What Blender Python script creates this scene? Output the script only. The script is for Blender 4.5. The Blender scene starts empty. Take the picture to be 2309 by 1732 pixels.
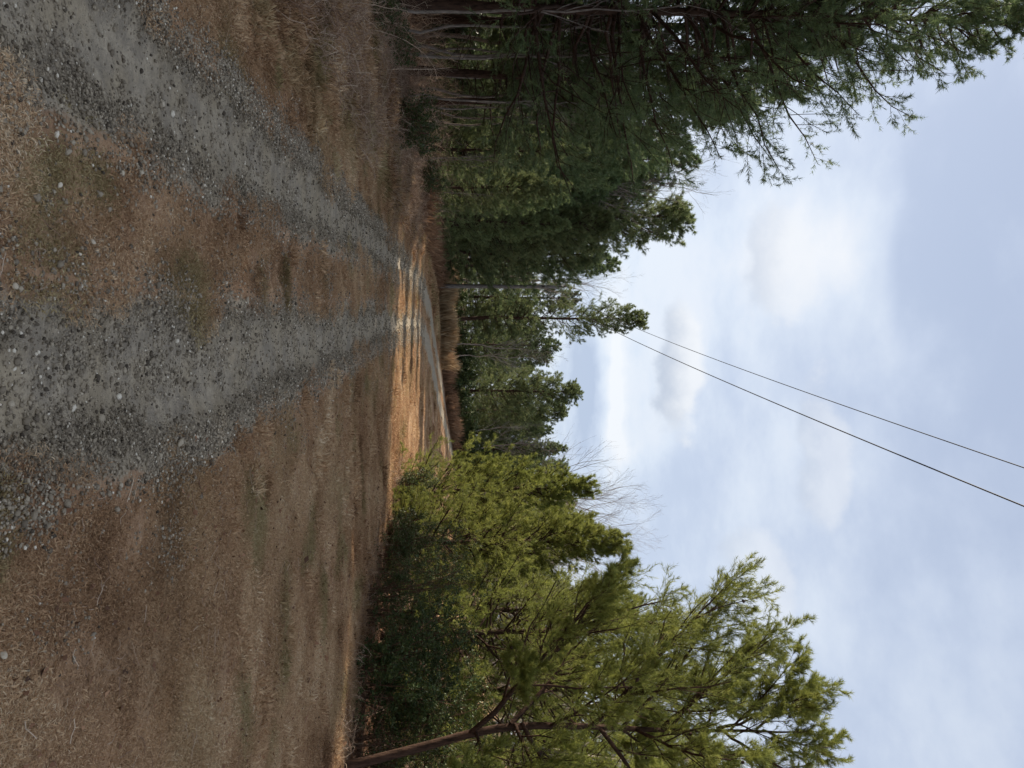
import bpy, math, random
import numpy as np
from mathutils import Vector, Matrix

R = math.radians
scene = bpy.context.scene
COL = scene.collection

# ------------------------------------------------------------------ camera
# the photograph was taken upright and is shown turned on its side: world up is picture right
PITCH = R(3.65)
cam_data = bpy.data.cameras.new('camera')
cam_data.sensor_fit = 'HORIZONTAL'
cam_data.angle = R(67.4)
cam_data.clip_start = 0.05
cam_data.clip_end = 2000
cam = bpy.data.objects.new('camera', cam_data)
COL.objects.link(cam)
fwd = Vector((0, math.cos(PITCH), math.sin(PITCH)))
upv = Vector((0, -math.sin(PITCH), math.cos(PITCH)))
lef = Vector((-1, 0, 0))
m = Matrix((upv, lef, -fwd)).transposed().to_4x4()
m.translation = Vector((0, 0, 1.6))
cam.matrix_world = m
scene.camera = cam

# ------------------------------------------------------------------ sun, sky, exposure
SUN_AZ, SUN_EL = R(-60), R(33)          # azimuth measured from +Y towards +X
sd = Vector((math.sin(SUN_AZ) * math.cos(SUN_EL), math.cos(SUN_AZ) * math.cos(SUN_EL), math.sin(SUN_EL)))
sun_data = bpy.data.lights.new('sun', 'SUN')
sun_data.energy = 5.0
sun_data.angle = R(0.9)
sun_data.color = (1.0, 0.89, 0.74)
sun = bpy.data.objects.new('sun', sun_data)
COL.objects.link(sun)
sun.rotation_euler = sd.to_track_quat('Z', 'Y').to_euler()
sun.location = (-40, 20, 40)

scene.view_settings.view_transform = 'Standard'
scene.view_settings.look = 'None'
scene.view_settings.exposure = 0.85
scene.view_settings.gamma = 1.0
scene.view_settings.use_curve_mapping = False
scene.cycles.max_bounces = 3
scene.cycles.diffuse_bounces = 3
scene.cycles.caustics_reflective = False
scene.cycles.caustics_refractive = False
scene.cycles.use_adaptive_sampling = True
scene.cycles.adaptive_threshold = 0.02
scene.cycles.transparent_max_bounces = 4
scene.cycles.use_denoising = True


class NT:
    """small helper to write node trees"""
    def __init__(self, tree):
        self.t = tree
        tree.nodes.clear()

    def n(self, typ, **kw):
        nd = self.t.nodes.new(typ)
        for k, v in kw.items():
            setattr(nd, k, v)
        return nd

    def link(self, a, b):
        self.t.links.new(a, b)

    def put(self, sock, v):
        if isinstance(v, bpy.types.NodeSocket):
            self.link(v, sock)
        else:
            sock.default_value = v

    def math(self, op, a, b=0.0, c=0.0, clamp=False):
        nd = self.n('ShaderNodeMath', operation=op, use_clamp=clamp)
        self.put(nd.inputs[0], a); self.put(nd.inputs[1], b); self.put(nd.inputs[2], c)
        return nd.outputs[0]

    def mix(self, f, a, b, blend='MIX'):
        nd = self.n('ShaderNodeMix', data_type='RGBA', blend_type=blend)
        self.put(nd.inputs[0], f); self.put(nd.inputs[6], a); self.put(nd.inputs[7], b)
        return nd.outputs[2]

    def noise(self, vec, scale, detail=3.0, rough=0.55, dim='3D'):
        nd = self.n('ShaderNodeTexNoise', noise_dimensions=dim)
        if vec is not None:
            self.link(vec, nd.inputs['Vector'])
        nd.inputs['Scale'].default_value = scale
        nd.inputs['Detail'].default_value = detail
        nd.inputs['Roughness'].default_value = rough
        return nd.outputs['Fac']

    def ramp(self, f, stops):
        nd = self.n('ShaderNodeValToRGB')
        self.put(nd.inputs[0], f)
        el = nd.color_ramp.elements
        while len(el) < len(stops):
            el.new(0.5)
        for e, (p, c) in zip(el, stops):
            e.position = p
            e.color = (*c, 1) if len(c) == 3 else c
        return nd.outputs[0]

    def smooth(self, v, lo, hi):
        nd = self.n('ShaderNodeMapRange', interpolation_type='SMOOTHSTEP')
        self.put(nd.inputs[0], v)
        nd.inputs[1].default_value = lo; nd.inputs[2].default_value = hi
        return nd.outputs[0]

    def attr(self, name):
        nd = self.n('ShaderNodeAttribute', attribute_name=name)
        return nd.outputs['Fac']


def build_world():
    w = bpy.data.worlds.new('World')
    scene.world = w
    w.use_nodes = True
    g = NT(w.node_tree)
    out = g.n('ShaderNodeOutputWorld')
    bg = g.n('ShaderNodeBackground')
    bg.inputs['Strength'].default_value = 0.1
    g.link(bg.outputs[0], out.inputs[0])
    sky = g.n('ShaderNodeTexSky', sky_type='NISHITA')
    sky.sun_disc = False
    sky.sun_elevation = SUN_EL
    sky.sun_rotation = SUN_AZ
    sky.air_density = 1.0
    sky.dust_density = 1.6
    tc = g.n('ShaderNodeTexCoord')
    sep = g.n('ShaderNodeSeparateXYZ')
    g.link(tc.outputs['Generated'], sep.inputs[0])
    x, y, z = sep.outputs
    DEG = 180 / math.pi
    az = g.math('MULTIPLY', g.math('ARCTAN2', x, y), DEG)
    el = g.math('MULTIPLY', g.math('ARCSINE', z), DEG)
    # warp
    wn = g.n('ShaderNodeTexNoise', noise_dimensions='3D')
    g.link(tc.outputs['Generated'], wn.inputs['Vector'])
    wn.inputs['Scale'].default_value = 11.0
    wn.inputs['Detail'].default_value = 7.0
    ws = g.n('ShaderNodeSeparateColor')
    g.link(wn.outputs['Color'], ws.inputs[0])
    azw = g.math('ADD', az, g.math('MULTIPLY', g.math('SUBTRACT', ws.outputs[0], 0.5), 7.0))
    elw = g.math('ADD', el, g.math('MULTIPLY', g.math('SUBTRACT', ws.outputs[1], 0.5), 3.4))

    def blob(a0, e0, sa, se, p=1.0):
        a = g.math('DIVIDE', g.math('SUBTRACT', azw, a0), sa)
        e = g.math('DIVIDE', g.math('SUBTRACT', elw, e0), se)
        r2 = g.math('ADD', g.math('MULTIPLY', a, a), g.math('MULTIPLY', e, e))
        return g.math('MULTIPLY', g.math('EXPONENT', g.math('MULTIPLY', r2, -1.0)), p)

    # soft layered cloud: noise over a plane high above
    den = g.math('ADD', g.math('MAXIMUM', z, 0.0), 0.22)
    cmb = g.n('ShaderNodeCombineXYZ')
    g.link(g.math('DIVIDE', x, den), cmb.inputs[0])
    g.link(g.math('DIVIDE', y, den), cmb.inputs[1])
    cmb.inputs[2].default_value = 3.7
    n1 = g.noise(cmb.outputs[0], 1.6, 5.0, 0.5)
    n2 = g.noise(cmb.outputs[0], 3.4, 6.0, 0.55)
    n3 = g.noise(cmb.outputs[0], 8.0, 7.0, 0.6)
    cover = g.smooth(g.math('ADD', g.math('ADD', g.math('MULTIPLY', n1, 0.5), g.math('MULTIPLY', n2, 0.33)), g.math('MULTIPLY', n3, 0.17)), 0.38, 0.62)
    # lower sky is brighter and whiter, higher sky more blue-grey
    low = g.smooth(el, 41.0, 15.0)
    bright = g.math('ADD', g.math('MULTIPLY', cover, 0.6), g.math('MULTIPLY', low, 0.28))
    # bank of cloud with a sharp upper edge, ahead and a little to the left
    eln = g.math('ADD', el, g.math('MULTIPLY', g.math('SUBTRACT', ws.outputs[2], 0.5), 1.6))
    edge = g.smooth(eln, 30.3, 29.2)
    bank = g.math('MULTIPLY', edge, blob(-10.0, 25.5, 6.5, 5.5, 0.5))
    bright = g.math('ADD', bright, bank)
    # small heaped cloud low ahead with a grey belly, and a pale band under it
    bright = g.math('ADD', bright, blob(1.5, 11.2, 7.0, 0.8, 0.6))
    bright = g.math('SUBTRACT', bright, blob(1.5, 8.6, 7.0, 1.1, 0.75))
    bright = g.math('MINIMUM', g.math('MAXIMUM', bright, 0.0), 1.15)
    col = g.ramp(g.math('DIVIDE', bright, 1.15),
                 [(0.0, (2.7, 3.15, 4.1)), (0.3, (3.4, 3.85, 4.7)), (0.62, (4.25, 4.65, 5.25)), (1.0, (5.3, 5.4, 5.55))])
    # heaped cloud: billowed edge, white above, grey belly
    nd = g.noise(tc.outputs['Generated'], 26.0, 7.0, 0.6)

    def heap(a0, e0, sa, se, e_lo, e_hi, amount):
        f = g.smooth(g.math('ADD', blob(a0, e0, sa, se), g.math('MULTIPLY', g.math('SUBTRACT', nd, 0.5), 0.55)), 0.3, 0.62)
        tone = g.smooth(g.math('ADD', el, g.math('MULTIPLY', g.math('SUBTRACT', nd, 0.5), 3.0)), e_lo, e_hi)
        return g.math('MULTIPLY', f, amount), g.mix(tone, (3.0, 3.3, 3.85, 1), (5.35, 5.4, 5.45, 1))
    f, c = heap(-1.2, 15.9, 5.2, 2.0, 14.2, 17.4, 0.9)
    col = g.mix(f, col, c)
    f, c = heap(-9.0, 22.5, 4.5, 2.6, 20.0, 23.8, 0.55)
    col = g.mix(f, col, c)
    f, c = heap(5.0, 25.5, 6.0, 2.0, 23.5, 26.0, 0.42)
    col = g.mix(f, col, c)
    f, c = heap(16.0, 20.5, 6.0, 2.4, 18.0, 21.5, 0.4)
    col = g.mix(f, col, c)
    mixed = g.mix(0.86, sky.outputs[0], col)
    # below the horizon: dull ground light
    g.link(mixed, bg.inputs['Color'])


build_world()

# ------------------------------------------------------------------ mesh helpers
def make_mesh(name, V, T, mat, attrs=None, smooth=False):
    me = bpy.data.meshes.new(name)
    V = np.ascontiguousarray(V, dtype=np.float32)
    T = np.ascontiguousarray(T, dtype=np.int32)
    k = T.shape[1]
    me.vertices.add(len(V))
    me.vertices.foreach_set('co', V.ravel())
    me.loops.add(T.size)
    me.loops.foreach_set('vertex_index', T.ravel())
    me.polygons.add(len(T))
    me.polygons.foreach_set('loop_start', np.arange(0, T.size, k, dtype=np.int32))
    if smooth:
        me.polygons.foreach_set('use_smooth', np.ones(len(T), dtype=bool))
    for an, av in (attrs or {}).items():
        a = me.attributes.new(an, 'FLOAT', 'POINT')
        a.data.foreach_set('value', np.ascontiguousarray(av, dtype=np.float32))
    me.update(calc_edges=True)
    me.materials.append(mat)
    return me


def add_obj(name, me, parent=None, loc=(0, 0, 0), rz=0.0, sc=1.0):
    o = bpy.data.objects.new(name, me)
    COL.objects.link(o)
    o.location = loc
    o.rotation_euler = (0, 0, rz)
    o.scale = (sc, sc, sc) if not isinstance(sc, tuple) else sc
    if parent:
        o.parent = parent
    return o


def tag(o, label, cat, group=None, kind=None):
    o['label'] = label
    o['category'] = cat
    if group:
        o['group'] = group
    if kind:
        o['kind'] = kind
    return o


def unit(a):
    return a / np.maximum(np.linalg.norm(a, axis=-1, keepdims=True), 1e-9)


def tubes(P, Rr, sides):
    """P (T,k,3) paths, Rr (T,k) radii -> verts, quads (as tris)"""
    Tn, k, _ = P.shape
    tan = unit(np.gradient(P, axis=1))
    ref = np.zeros((Tn, 1, 3)); 
    mean = np.abs(unit(P[:, -1] - P[:, 0]))
    ref[np.arange(Tn), 0, np.argmin(mean, axis=1)] = 1.0
    n1 = unit(np.cross(tan, np.broadcast_to(ref, tan.shape)))
    n2 = np.cross(tan, n1)
    a = np.arange(sides) * 2 * math.pi / sides
    ring = n1[:, :, None, :] * np.cos(a)[None, None, :, None] + n2[:, :, None, :] * np.sin(a)[None, None, :, None]
    V = P[:, :, None, :] + ring * Rr[:, :, None, None]
    V = V.reshape(-1, 3)
    t = np.arange(Tn)[:, None, None] * (k * sides)
    i = np.arange(k - 1)[None, :, None] * sides
    j = np.arange(sides)[None, None, :]
    j2 = (j + 1) % sides
    q0 = t + i + j; q1 = t + i + j2; q2 = t + i + sides + j2; q3 = t + i + sides + j
    tri = np.concatenate([np.stack([q0, q1, q2], -1).reshape(-1, 3), np.stack([q0, q2, q3], -1).reshape(-1, 3)])
    return V, tri


class Acc:
    def __init__(self):
        self.V = []; self.T = []; self.A = []; self.n = 0

    def add(self, V, T, tint=None):
        self.V.append(V); self.T.append(T + self.n); self.n += len(V)
        self.A.append(np.zeros(len(V)) if tint is None else np.broadcast_to(tint, (len(V),)))

    def mesh(self, name, mat, smooth=False, extra=None):
        at = {'tint': np.concatenate(self.A)}
        at.update(extra or {})
        return make_mesh(name, np.concatenate(self.V), np.concatenate(self.T), mat, at, smooth)


def spawn(P, Rr, nc, s0, s1, ang, angj, ratio, up, curve, k, rng, taper=0.7, flat=0.0, rmul=0.55, rend=0.4, wig=0.03, rmin=0.0015, even=True):
    Tn, kp, _ = P.shape
    if even:
        s = s0 + (s1 - s0) * (np.arange(nc)[None, :] + rng.random((Tn, nc))) / nc
    else:
        s = rng.uniform(s0, s1, (Tn, nc))
    f = s * (kp - 1)
    i = np.minimum(f.astype(int), kp - 2)
    fr = (f - i)[..., None]
    ti = np.arange(Tn)[:, None]
    A = P[ti, i]; B = P[ti, i + 1]
    base = A + (B - A) * fr
    tan = unit(B - A)
    rad = Rr[ti, i] + (Rr[ti, i + 1] - Rr[ti, i]) * fr[..., 0]
    plen = np.linalg.norm(np.diff(P, axis=1), axis=2).sum(1)
    rv = rng.normal(size=(Tn, nc, 3))
    rv[..., 2] *= (1 - flat)
    perp = unit(rv - tan * (rv * tan).sum(-1, keepdims=True))
    a = np.radians(ang + angj * rng.normal(size=(Tn, nc)))[..., None]
    d = tan * np.cos(a) + perp * np.sin(a)
    d[..., 2] += up
    d = unit(d)
    L = plen[:, None] * ratio * (1.12 - taper * s) * rng.uniform(0.65, 1.25, (Tn, nc))
    t = np.linspace(0, 1, k)[None, None, :, None]
    Q = base[:, :, None, :] + d[:, :, None, :] * L[:, :, None, None] * t
    Q[..., 2] += curve * L[:, :, None] * (t[..., 0] ** 2)
    w = rng.normal(size=(Tn, nc, k, 3)) * wig * L[:, :, None, None]
    w[:, :, 0] = 0
    Q = Q + np.cumsum(w, axis=2) * 0.6
    r0 = np.maximum(rad * rmul, rmin)
    Rq = np.maximum(r0[:, :, None] * (1 + (rend - 1) * t[..., 0]), rmin * 0.7)
    return Q.reshape(-1, k, 3), Rq.reshape(-1, k)


def needles(P, n, nl, nw, rng, a0=22, a1=62):
    """bottle-brush needles on shoots P (S,2+,3)"""
    S = len(P)
    base = P[:, 0]; ax = P[:, -1] - P[:, 0]
    L = np.linalg.norm(ax, axis=1, keepdims=True); axn = ax / np.maximum(L, 1e-6)
    t = rng.random((S, n, 1)) ** 0.75
    pos = base[:, None] + ax[:, None] * t
    rv = rng.normal(size=(S, n, 3))
    axb = np.broadcast_to(axn[:, None], rv.shape)
    perp = unit(rv - axb * (rv * axb).sum(-1, keepdims=True))
    a = np.radians(rng.uniform(a0, a1, (S, n, 1)))
    d = axb * np.cos(a) + perp * np.sin(a)
    d[..., 2] -= 0.08
    side = unit(np.cross(d, rng.normal(size=d.shape))) * nw * 0.5
    ln = nl * rng.uniform(0.7, 1.2, (S, n, 1))
    V = np.stack([pos - side, pos + side, pos + d * ln], axis=2).reshape(-1, 3)
    T = np.arange(len(V)).reshape(-1, 3)
    ts = np.clip(rng.normal(0.5, 0.2, (S, 1)) + rng.normal(0, 0.08, (S, n)), 0, 1)
    return V, T, np.repeat(ts.reshape(-1), 3)


# ------------------------------------------------------------------ value noise for terrain and scatter
_lat = np.random.default_rng(7).random((256, 256))


def vnoise(x, y, s, off=0.0):
    x = x / s + off; y = y / s + off * 1.7
    xi = np.floor(x).astype(int); yi = np.floor(y).astype(int)
    fx = x - xi; fy = y - yi
    fx = fx * fx * (3 - 2 * fx); fy = fy * fy * (3 - 2 * fy)
    g = lambda a, b: _lat[a & 255, b & 255]
    return (g(xi, yi) * (1 - fx) + g(xi + 1, yi) * fx) * (1 - fy) + (g(xi, yi + 1) * (1 - fx) + g(xi + 1, yi + 1) * fx) * fy


def sstep(a, b, v):
    t = np.clip((v - a) / (b - a), 0, 1)
    return t * t * (3 - 2 * t)


YS = np.array([-30, -5, 0, 2.8, 5, 9, 13.3, 18, 22, 28, 33, 38, 48, 60, 74, 120])
XR = np.array([1.2, .3, .12, .05, -.1, -.5, -.96, -1.42, -1.75, -2.2, -2.0, -1.1, 2.0, 6.3, 12.0, 32.0])
XL = np.array([-.4, -1.3, -1.42, -1.47, -1.62, -2.0, -2.45, -2.9, -3.25, -3.75, -3.8, -3.2, -.3, 3.9, 9.6, 29.0])
_cur = np.linspace(-30, 120, 1501)


def _smooth_curve(xs):
    c = np.interp(_cur, YS, xs)
    k = np.hanning(41); k /= k.sum()
    return np.convolve(np.pad(c, 20, mode='edge'), k, 'valid')


_cr, _cl = _smooth_curve(XR), _smooth_curve(XL)
_sr, _sl = np.gradient(_cr, _cur), np.gradient(_cl, _cur)


def rut_d(x, y):
    dr = (x - np.interp(y, _cur, _cr)) / np.sqrt(1 + np.interp(y, _cur, _sr) ** 2)
    dl = (x - np.interp(y, _cur, _cl)) / np.sqrt(1 + np.interp(y, _cur, _sl) ** 2)
    return dl, dr


def masks(x, y):
    """bare track, gravel, forest floor"""
    dl, dr = rut_d(x, y)
    nz = (vnoise(x, y, .5, 3) - .5) * .22 + (vnoise(x, y, .17, 9) - .5) * .14
    hr = .355 + .3 * sstep(27, 38, y) + .06 * (vnoise(x, y, 2.2, 5) - .5)
    hl = .36 + .3 * sstep(27, 38, y) + .06 * (vnoise(x, y, 2.2, 15) - .5)
    wid = np.exp(-((y - 5.0) / 1.1) ** 2) * .1 - .07 * sstep(4.4, 3.0, y)
    rr = sstep(hr + .16, hr - .1, np.abs(dr - wid * .5) - wid * .5 + nz)
    rl = sstep(hl + .16, hl - .1, np.abs(dl) + nz)
    road = np.maximum(rr, rl)
    gr = np.exp(-((dr - .39 - wid - nz * .6) / .12) ** 2) + .5 * np.exp(-((dr + .36 - nz * .6) / .13) ** 2)
    gl = 1.25 * np.exp(-((dl + .42 - nz * .6) / .12) ** 2) + .6 * np.exp(-((dl - .34 - nz * .6) / .15) ** 2)
    mid = ((dl > .2) & (dr < 0)) * .24 * sstep(10.0, 4.0, y)
    near = sstep(5.0, 3.4, y) * sstep(.22, .04, np.abs(dr - .22)) * .4
    grav = np.clip(gr + gl + mid + near + .12 * road, 0, 1.3)
    return road, grav, dl, dr


def forest_edge(x, y):
    left = sstep(-4.8, -6.6, x + .6 * (vnoise(x, y, 2.5, 21) - .5) + 0.0 * y)
    left = left * sstep(60, 50, y)
    xr = np.interp(y, [0, 8, 10.4, 13.3, 19, 26, 34, 60], [7.4, 6.2, 4.9, 3.4, 2.2, 3.4, 9, 30])
    right = sstep(-.3, .9, x - xr + .7 * (vnoise(x, y, 1.7, 33) - .5))
    far = sstep(47.5, 51, y + sstep(-3, 12, x) * -14 + 1.4 * (vnoise(x, y, 3, 40) - .5))
    return left, right, far


def height(x, y):
    x = np.asarray(x, float); y = np.asarray(y, float)
    dl, dr = rut_d(x, y)
    h = sstep(26, 74, y) * (.12 + 1.35 * sstep(-5, 9, x))
    h = h + .22 * sstep(-3.0, -6.5, x) * sstep(40, 25, y)
    h = h + 6.0 * sstep(9, 46, x) * sstep(18, 60, y) + 3.2 * sstep(-10, -38, x)
    q = sstep(26, 9, y) * .88 + .12
    h = h + ((vnoise(x, y, 3.1, 1) - .5) * .09 + (vnoise(x, y, .9, 2) - .5) * .03 + (vnoise(x, y, .25, 8) - .5) * .012) * q
    f = sstep(24, 10, y) * .85 + .15
    for d, w in ((dl, .31), (dr, .33)):
        h = h - f * .055 * np.exp(-(d / w) ** 4)
        h = h + f * .02 * np.exp(-((np.abs(d) - w - .1) / .12) ** 2)
    return h


def hz(x, y):
    return float(height(np.array([x]), np.array([y]))[0])


# ------------------------------------------------------------------ materials
def new_mat(name):
    mt = bpy.data.materials.new(name)
    mt.use_nodes = True
    return mt, NT(mt.node_tree)


def finish(g, col, rough=0.9, bump=None, spec=0.2, bstr=0.5, bdist=0.02):
    o = g.n('ShaderNodeOutputMaterial')
    b = g.n('ShaderNodeBsdfPrincipled')
    g.put(b.inputs['Base Color'], col)
    g.put(b.inputs['Roughness'], rough)
    b.inputs['Specular IOR Level'].default_value = spec
    if bump is not None:
        bn = g.n('ShaderNodeBump')
        bn.inputs['Strength'].default_value = bstr
        bn.inputs['Distance'].default_value = bdist
        g.link(bump, bn.inputs['Height'])
        g.link(bn.outputs[0], b.inputs['Normal'])
    g.link(b.outputs[0], o.inputs[0])


def mat_ground():
    mt, g = new_mat('ground_soil')
    geo = g.n('ShaderNodeNewGeometry')
    p = geo.outputs['Position']
    nb = g.noise(p, .45, 3)
    nm = g.noise(p, 2.6, 4, .6)
    nf = g.noise(p, 38, 4, .7)
    nff = g.noise(p, 140, 3, .7)
    tone = g.math('ADD', g.math('MULTIPLY', nm, .5), g.math('MULTIPLY', nf, .5))
    grass = g.ramp(tone, [(.3, (.15, .088, .052)), (.45, (.29, .178, .103)), (.57, (.40, .26, .155)), (.7, (.53, .37, .23))])
    red = g.mix(g.smooth(nb, .42, .66), grass, g.mix(.5, grass, (.20, .105, .06, 1), 'MIX'))
    gm = g.attr('green')
    grass2 = g.mix(gm, red, g.ramp(tone, [(.3, (.05, .052, .022)), (.7, (.17, .16, .07))]))
    dirt = g.ramp(g.math('ADD', g.math('MULTIPLY', nf, .45), g.math('MULTIPLY', nff, .55)),
                  [(.28, (.175, .145, .103)), (.45, (.335, .28, .203)), (.6, (.42, .353, .26)), (.78, (.54, .465, .352))])
    vo = g.n('ShaderNodeTexVoronoi', feature='F1')
    g.link(p, vo.inputs['Vector']); vo.inputs['Scale'].default_value = 75
    vs = g.n('ShaderNodeSeparateColor'); g.link(vo.outputs['Color'], vs.inputs[0])
    peb = g.math('MULTIPLY', g.smooth(vs.outputs[0], .55, .75), g.smooth(vo.outputs['Distance'], .5, .25))
    dirt = g.mix(g.math('MULTIPLY', peb, .75), dirt, g.ramp(vs.outputs[1], [(.0, (.11, .092, .07)), (.5, (.32, .272, .205)), (1, (.56, .49, .385))]))
    nq = g.noise(p, 7.5, 5, .62)
    dirt = g.mix(g.smooth(nq, .38, .64), g.mix(.55, dirt, (.17, .145, .115, 1)), dirt)
    dirt = g.mix(g.smooth(nm, .42, .62), dirt, g.mix(.35, dirt, (.32, .25, .15, 1)))
    road = g.attr('road')
    c = g.mix(g.smooth(g.math('ADD', road, g.math('MULTIPLY', g.math('SUBTRACT', nf, .5), .7)), .3, .7), grass2, dirt)
    lit = g.attr('litter')
    litc = g.ramp(tone, [(.3, (.05, .03, .02)), (.5, (.13, .075, .047)), (.7, (.23, .14, .09))])
    c = g.mix(lit, c, litc)
    bmp = g.math('ADD', g.math('ADD', g.math('MULTIPLY', nf, .7), g.math('MULTIPLY', nff, .3)), g.math('MULTIPLY', peb, g.math('MULTIPLY', g.attr('road'), .5)))
    finish(g, c, .95, bmp, .1, .9, .012)
    return mt


def mat_tint(name, stops, rough=.8, spec=.25, transl=0.0, extra_green=None, objvar=0.0, bumpscale=None):
    mt, g = new_mat(name)
    c = g.ramp(g.attr('tint'), stops)
    if extra_green:
        c = g.mix(g.attr('green'), c, g.ramp(g.attr('tint'), extra_green))
    if objvar:
        oi = g.n('ShaderNodeObjectInfo')
        hs = g.n('ShaderNodeHueSaturation')
        g.link(g.math('ADD', 1 - objvar * .5, g.math('MULTIPLY', oi.outputs['Random'], objvar)), hs.inputs['Value'])
        g.link(g.math('ADD', .5 - objvar * .03, g.math('MULTIPLY', oi.outputs['Random'], objvar * .06)), hs.inputs['Hue'])
        g.link(c, hs.inputs['Color'])
        c = hs.outputs[0]
    o = g.n('ShaderNodeOutputMaterial')
    b = g.n('ShaderNodeBsdfPrincipled')
    g.link(c, b.inputs['Base Color'])
    b.inputs['Roughness'].default_value = rough
    b.inputs['Specular IOR Level'].default_value = spec
    if bumpscale:
        geo = g.n('ShaderNodeTexCoord')
        bn = g.n('ShaderNodeBump'); bn.inputs['Strength'].default_value = .8; bn.inputs['Distance'].default_value = .01
        g.link(g.noise(geo.outputs['Object'], bumpscale, 4, .65), bn.inputs['Height'])
        g.link(bn.outputs[0], b.inputs['Normal'])
    if transl:
        tr = g.n('ShaderNodeBsdfTranslucent')
        g.link(c, tr.inputs[0])
        mx = g.n('ShaderNodeMixShader'); mx.inputs[0].default_value = transl
        g.link(b.outputs[0], mx.inputs[1]); g.link(tr.outputs[0], mx.inputs[2])
        g.link(mx.outputs[0], o.inputs[0])
    else:
        g.link(b.outputs[0], o.inputs[0])
    return mt


def mat_bark(name, dark, light, scale=9.0):
    mt, g = new_mat(name)
    tc = g.n('ShaderNodeTexCoord')
    mp = g.n('ShaderNodeMapping'); mp.inputs['Scale'].default_value = (scale, scale, scale * .22)
    g.link(tc.outputs['Object'], mp.inputs[0])
    n = g.noise(mp.outputs[0], 3.0, 5, .65)
    c = g.ramp(n, [(.32, dark), (.62, light)])
    finish(g, c, .92, n, .15, .9, .02)
    return mt


M = {}
M['ground'] = mat_ground()
def mat_grass():
    mt, g = new_mat('dry_grass')

    def inst(nm):
        return g.n('ShaderNodeAttribute', attribute_name=nm, attribute_type='INSTANCER').outputs['Fac']
    ti = g.math('ADD', g.attr('tint'), inst('ptint'), clamp=True)
    c = g.ramp(ti, [(0, (.16, .085, .045)), (.3, (.385, .232, .124)), (.6, (.55, .368, .212)), (.85, (.67, .49, .305)), (1, (.76, .62, .43))])
    c = g.mix(inst('pgreen'), c, g.ramp(ti, [(0, (.08, .085, .028)), (1, (.31, .30, .12))]))
    o = g.n('ShaderNodeOutputMaterial')
    b = g.n('ShaderNodeBsdfPrincipled')
    g.link(c, b.inputs['Base Color'])
    b.inputs['Roughness'].default_value = .75
    b.inputs['Specular IOR Level'].default_value = .15
    tr = g.n('ShaderNodeBsdfTranslucent')
    g.link(c, tr.inputs[0])
    mx = g.n('ShaderNodeMixShader'); mx.inputs[0].default_value = .25
    g.link(b.outputs[0], mx.inputs[1]); g.link(tr.outputs[0], mx.inputs[2])
    g.link(mx.outputs[0], o.inputs[0])
    return mt


M['grass'] = mat_grass()
M['tall_grass'] = mat_tint('tall_dry_grass', [(0, (.15, .085, .04)), (.5, (.33, .22, .115)), (1, (.52, .40, .25))], .75, .2, .3)
M['broom'] = mat_tint('rusty_broom_grass', [(0, (.13, .07, .042)), (.5, (.25, .145, .085)), (1, (.36, .235, .145))], .8, .15, .25)
M['stone'] = mat_tint('gravel_stone', [(0, (.07, .056, .042)), (.25, (.17, .138, .10)), (.5, (.29, .24, .174)), (.75, (.395, .333, .245)), (.93, (.52, .445, .335)), (1, (.68, .61, .49))], .9, .12, bumpscale=60)
M['litter'] = mat_tint('dead_leaf', [(0, (.07, .036, .021)), (.5, (.20, .10, .055)), (1, (.40, .23, .13))], .75, .2, .15)
M['stem'] = mat_tint('dead_stem', [(0, (.13, .075, .05)), (.5, (.33, .22, .15)), (1, (.60, .48, .36))], .85, .2)
M['pine_dark'] = mat_tint('dark_pine_needles', [(0, (.065, .095, .042)), (.5, (.132, .178, .076)), (1, (.225, .265, .112))], .55, .2, .38, objvar=.35)
M['pine_mid'] = mat_tint('green_pine_needles', [(0, (.092, .125, .055)), (.5, (.175, .218, .09)), (1, (.285, .305, .132))], .55, .2, .42, objvar=.35)
M['pine_yellow'] = mat_tint('yellowish_pine_needles', [(0, (.115, .132, .032)), (.5, (.225, .245, .058)), (1, (.37, .37, .10))], .55, .2, .42, objvar=.2)
M['leaf'] = mat_tint('evergreen_leaf', [(0, (.024, .038, .013)), (.5, (.055, .082, .025)), (1, (.13, .155, .05))], .5, .3, .2, objvar=.25)
M['bark'] = mat_bark('pine_bark', (.022, .014, .010), (.085, .05, .035))
M['bark_grey'] = mat_bark('grey_bark', (.11, .09, .075), (.32, .275, .235))
M['bark_pale'] = mat_bark('pale_bark', (.16, .135, .11), (.40, .35, .29))
M['cone'] = mat_bark('cone_scales', (.02, .013, .01), (.085, .055, .04), 60)
M['pole'] = mat_bark('pole_wood', (.10, .088, .078), (.25, .225, .20), 6)

# ------------------------------------------------------------------ ground and wheel tracks
def axis(parts):
    a = [np.arange(s, e, st) for s, e, st in parts]
    return np.unique(np.round(np.concatenate(a), 4))


def grow_axis(start, end, st, k):
    v = [start]
    while v[-1] < end:
        v.append(v[-1] + st); st *= k
    return np.array(v)


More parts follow.
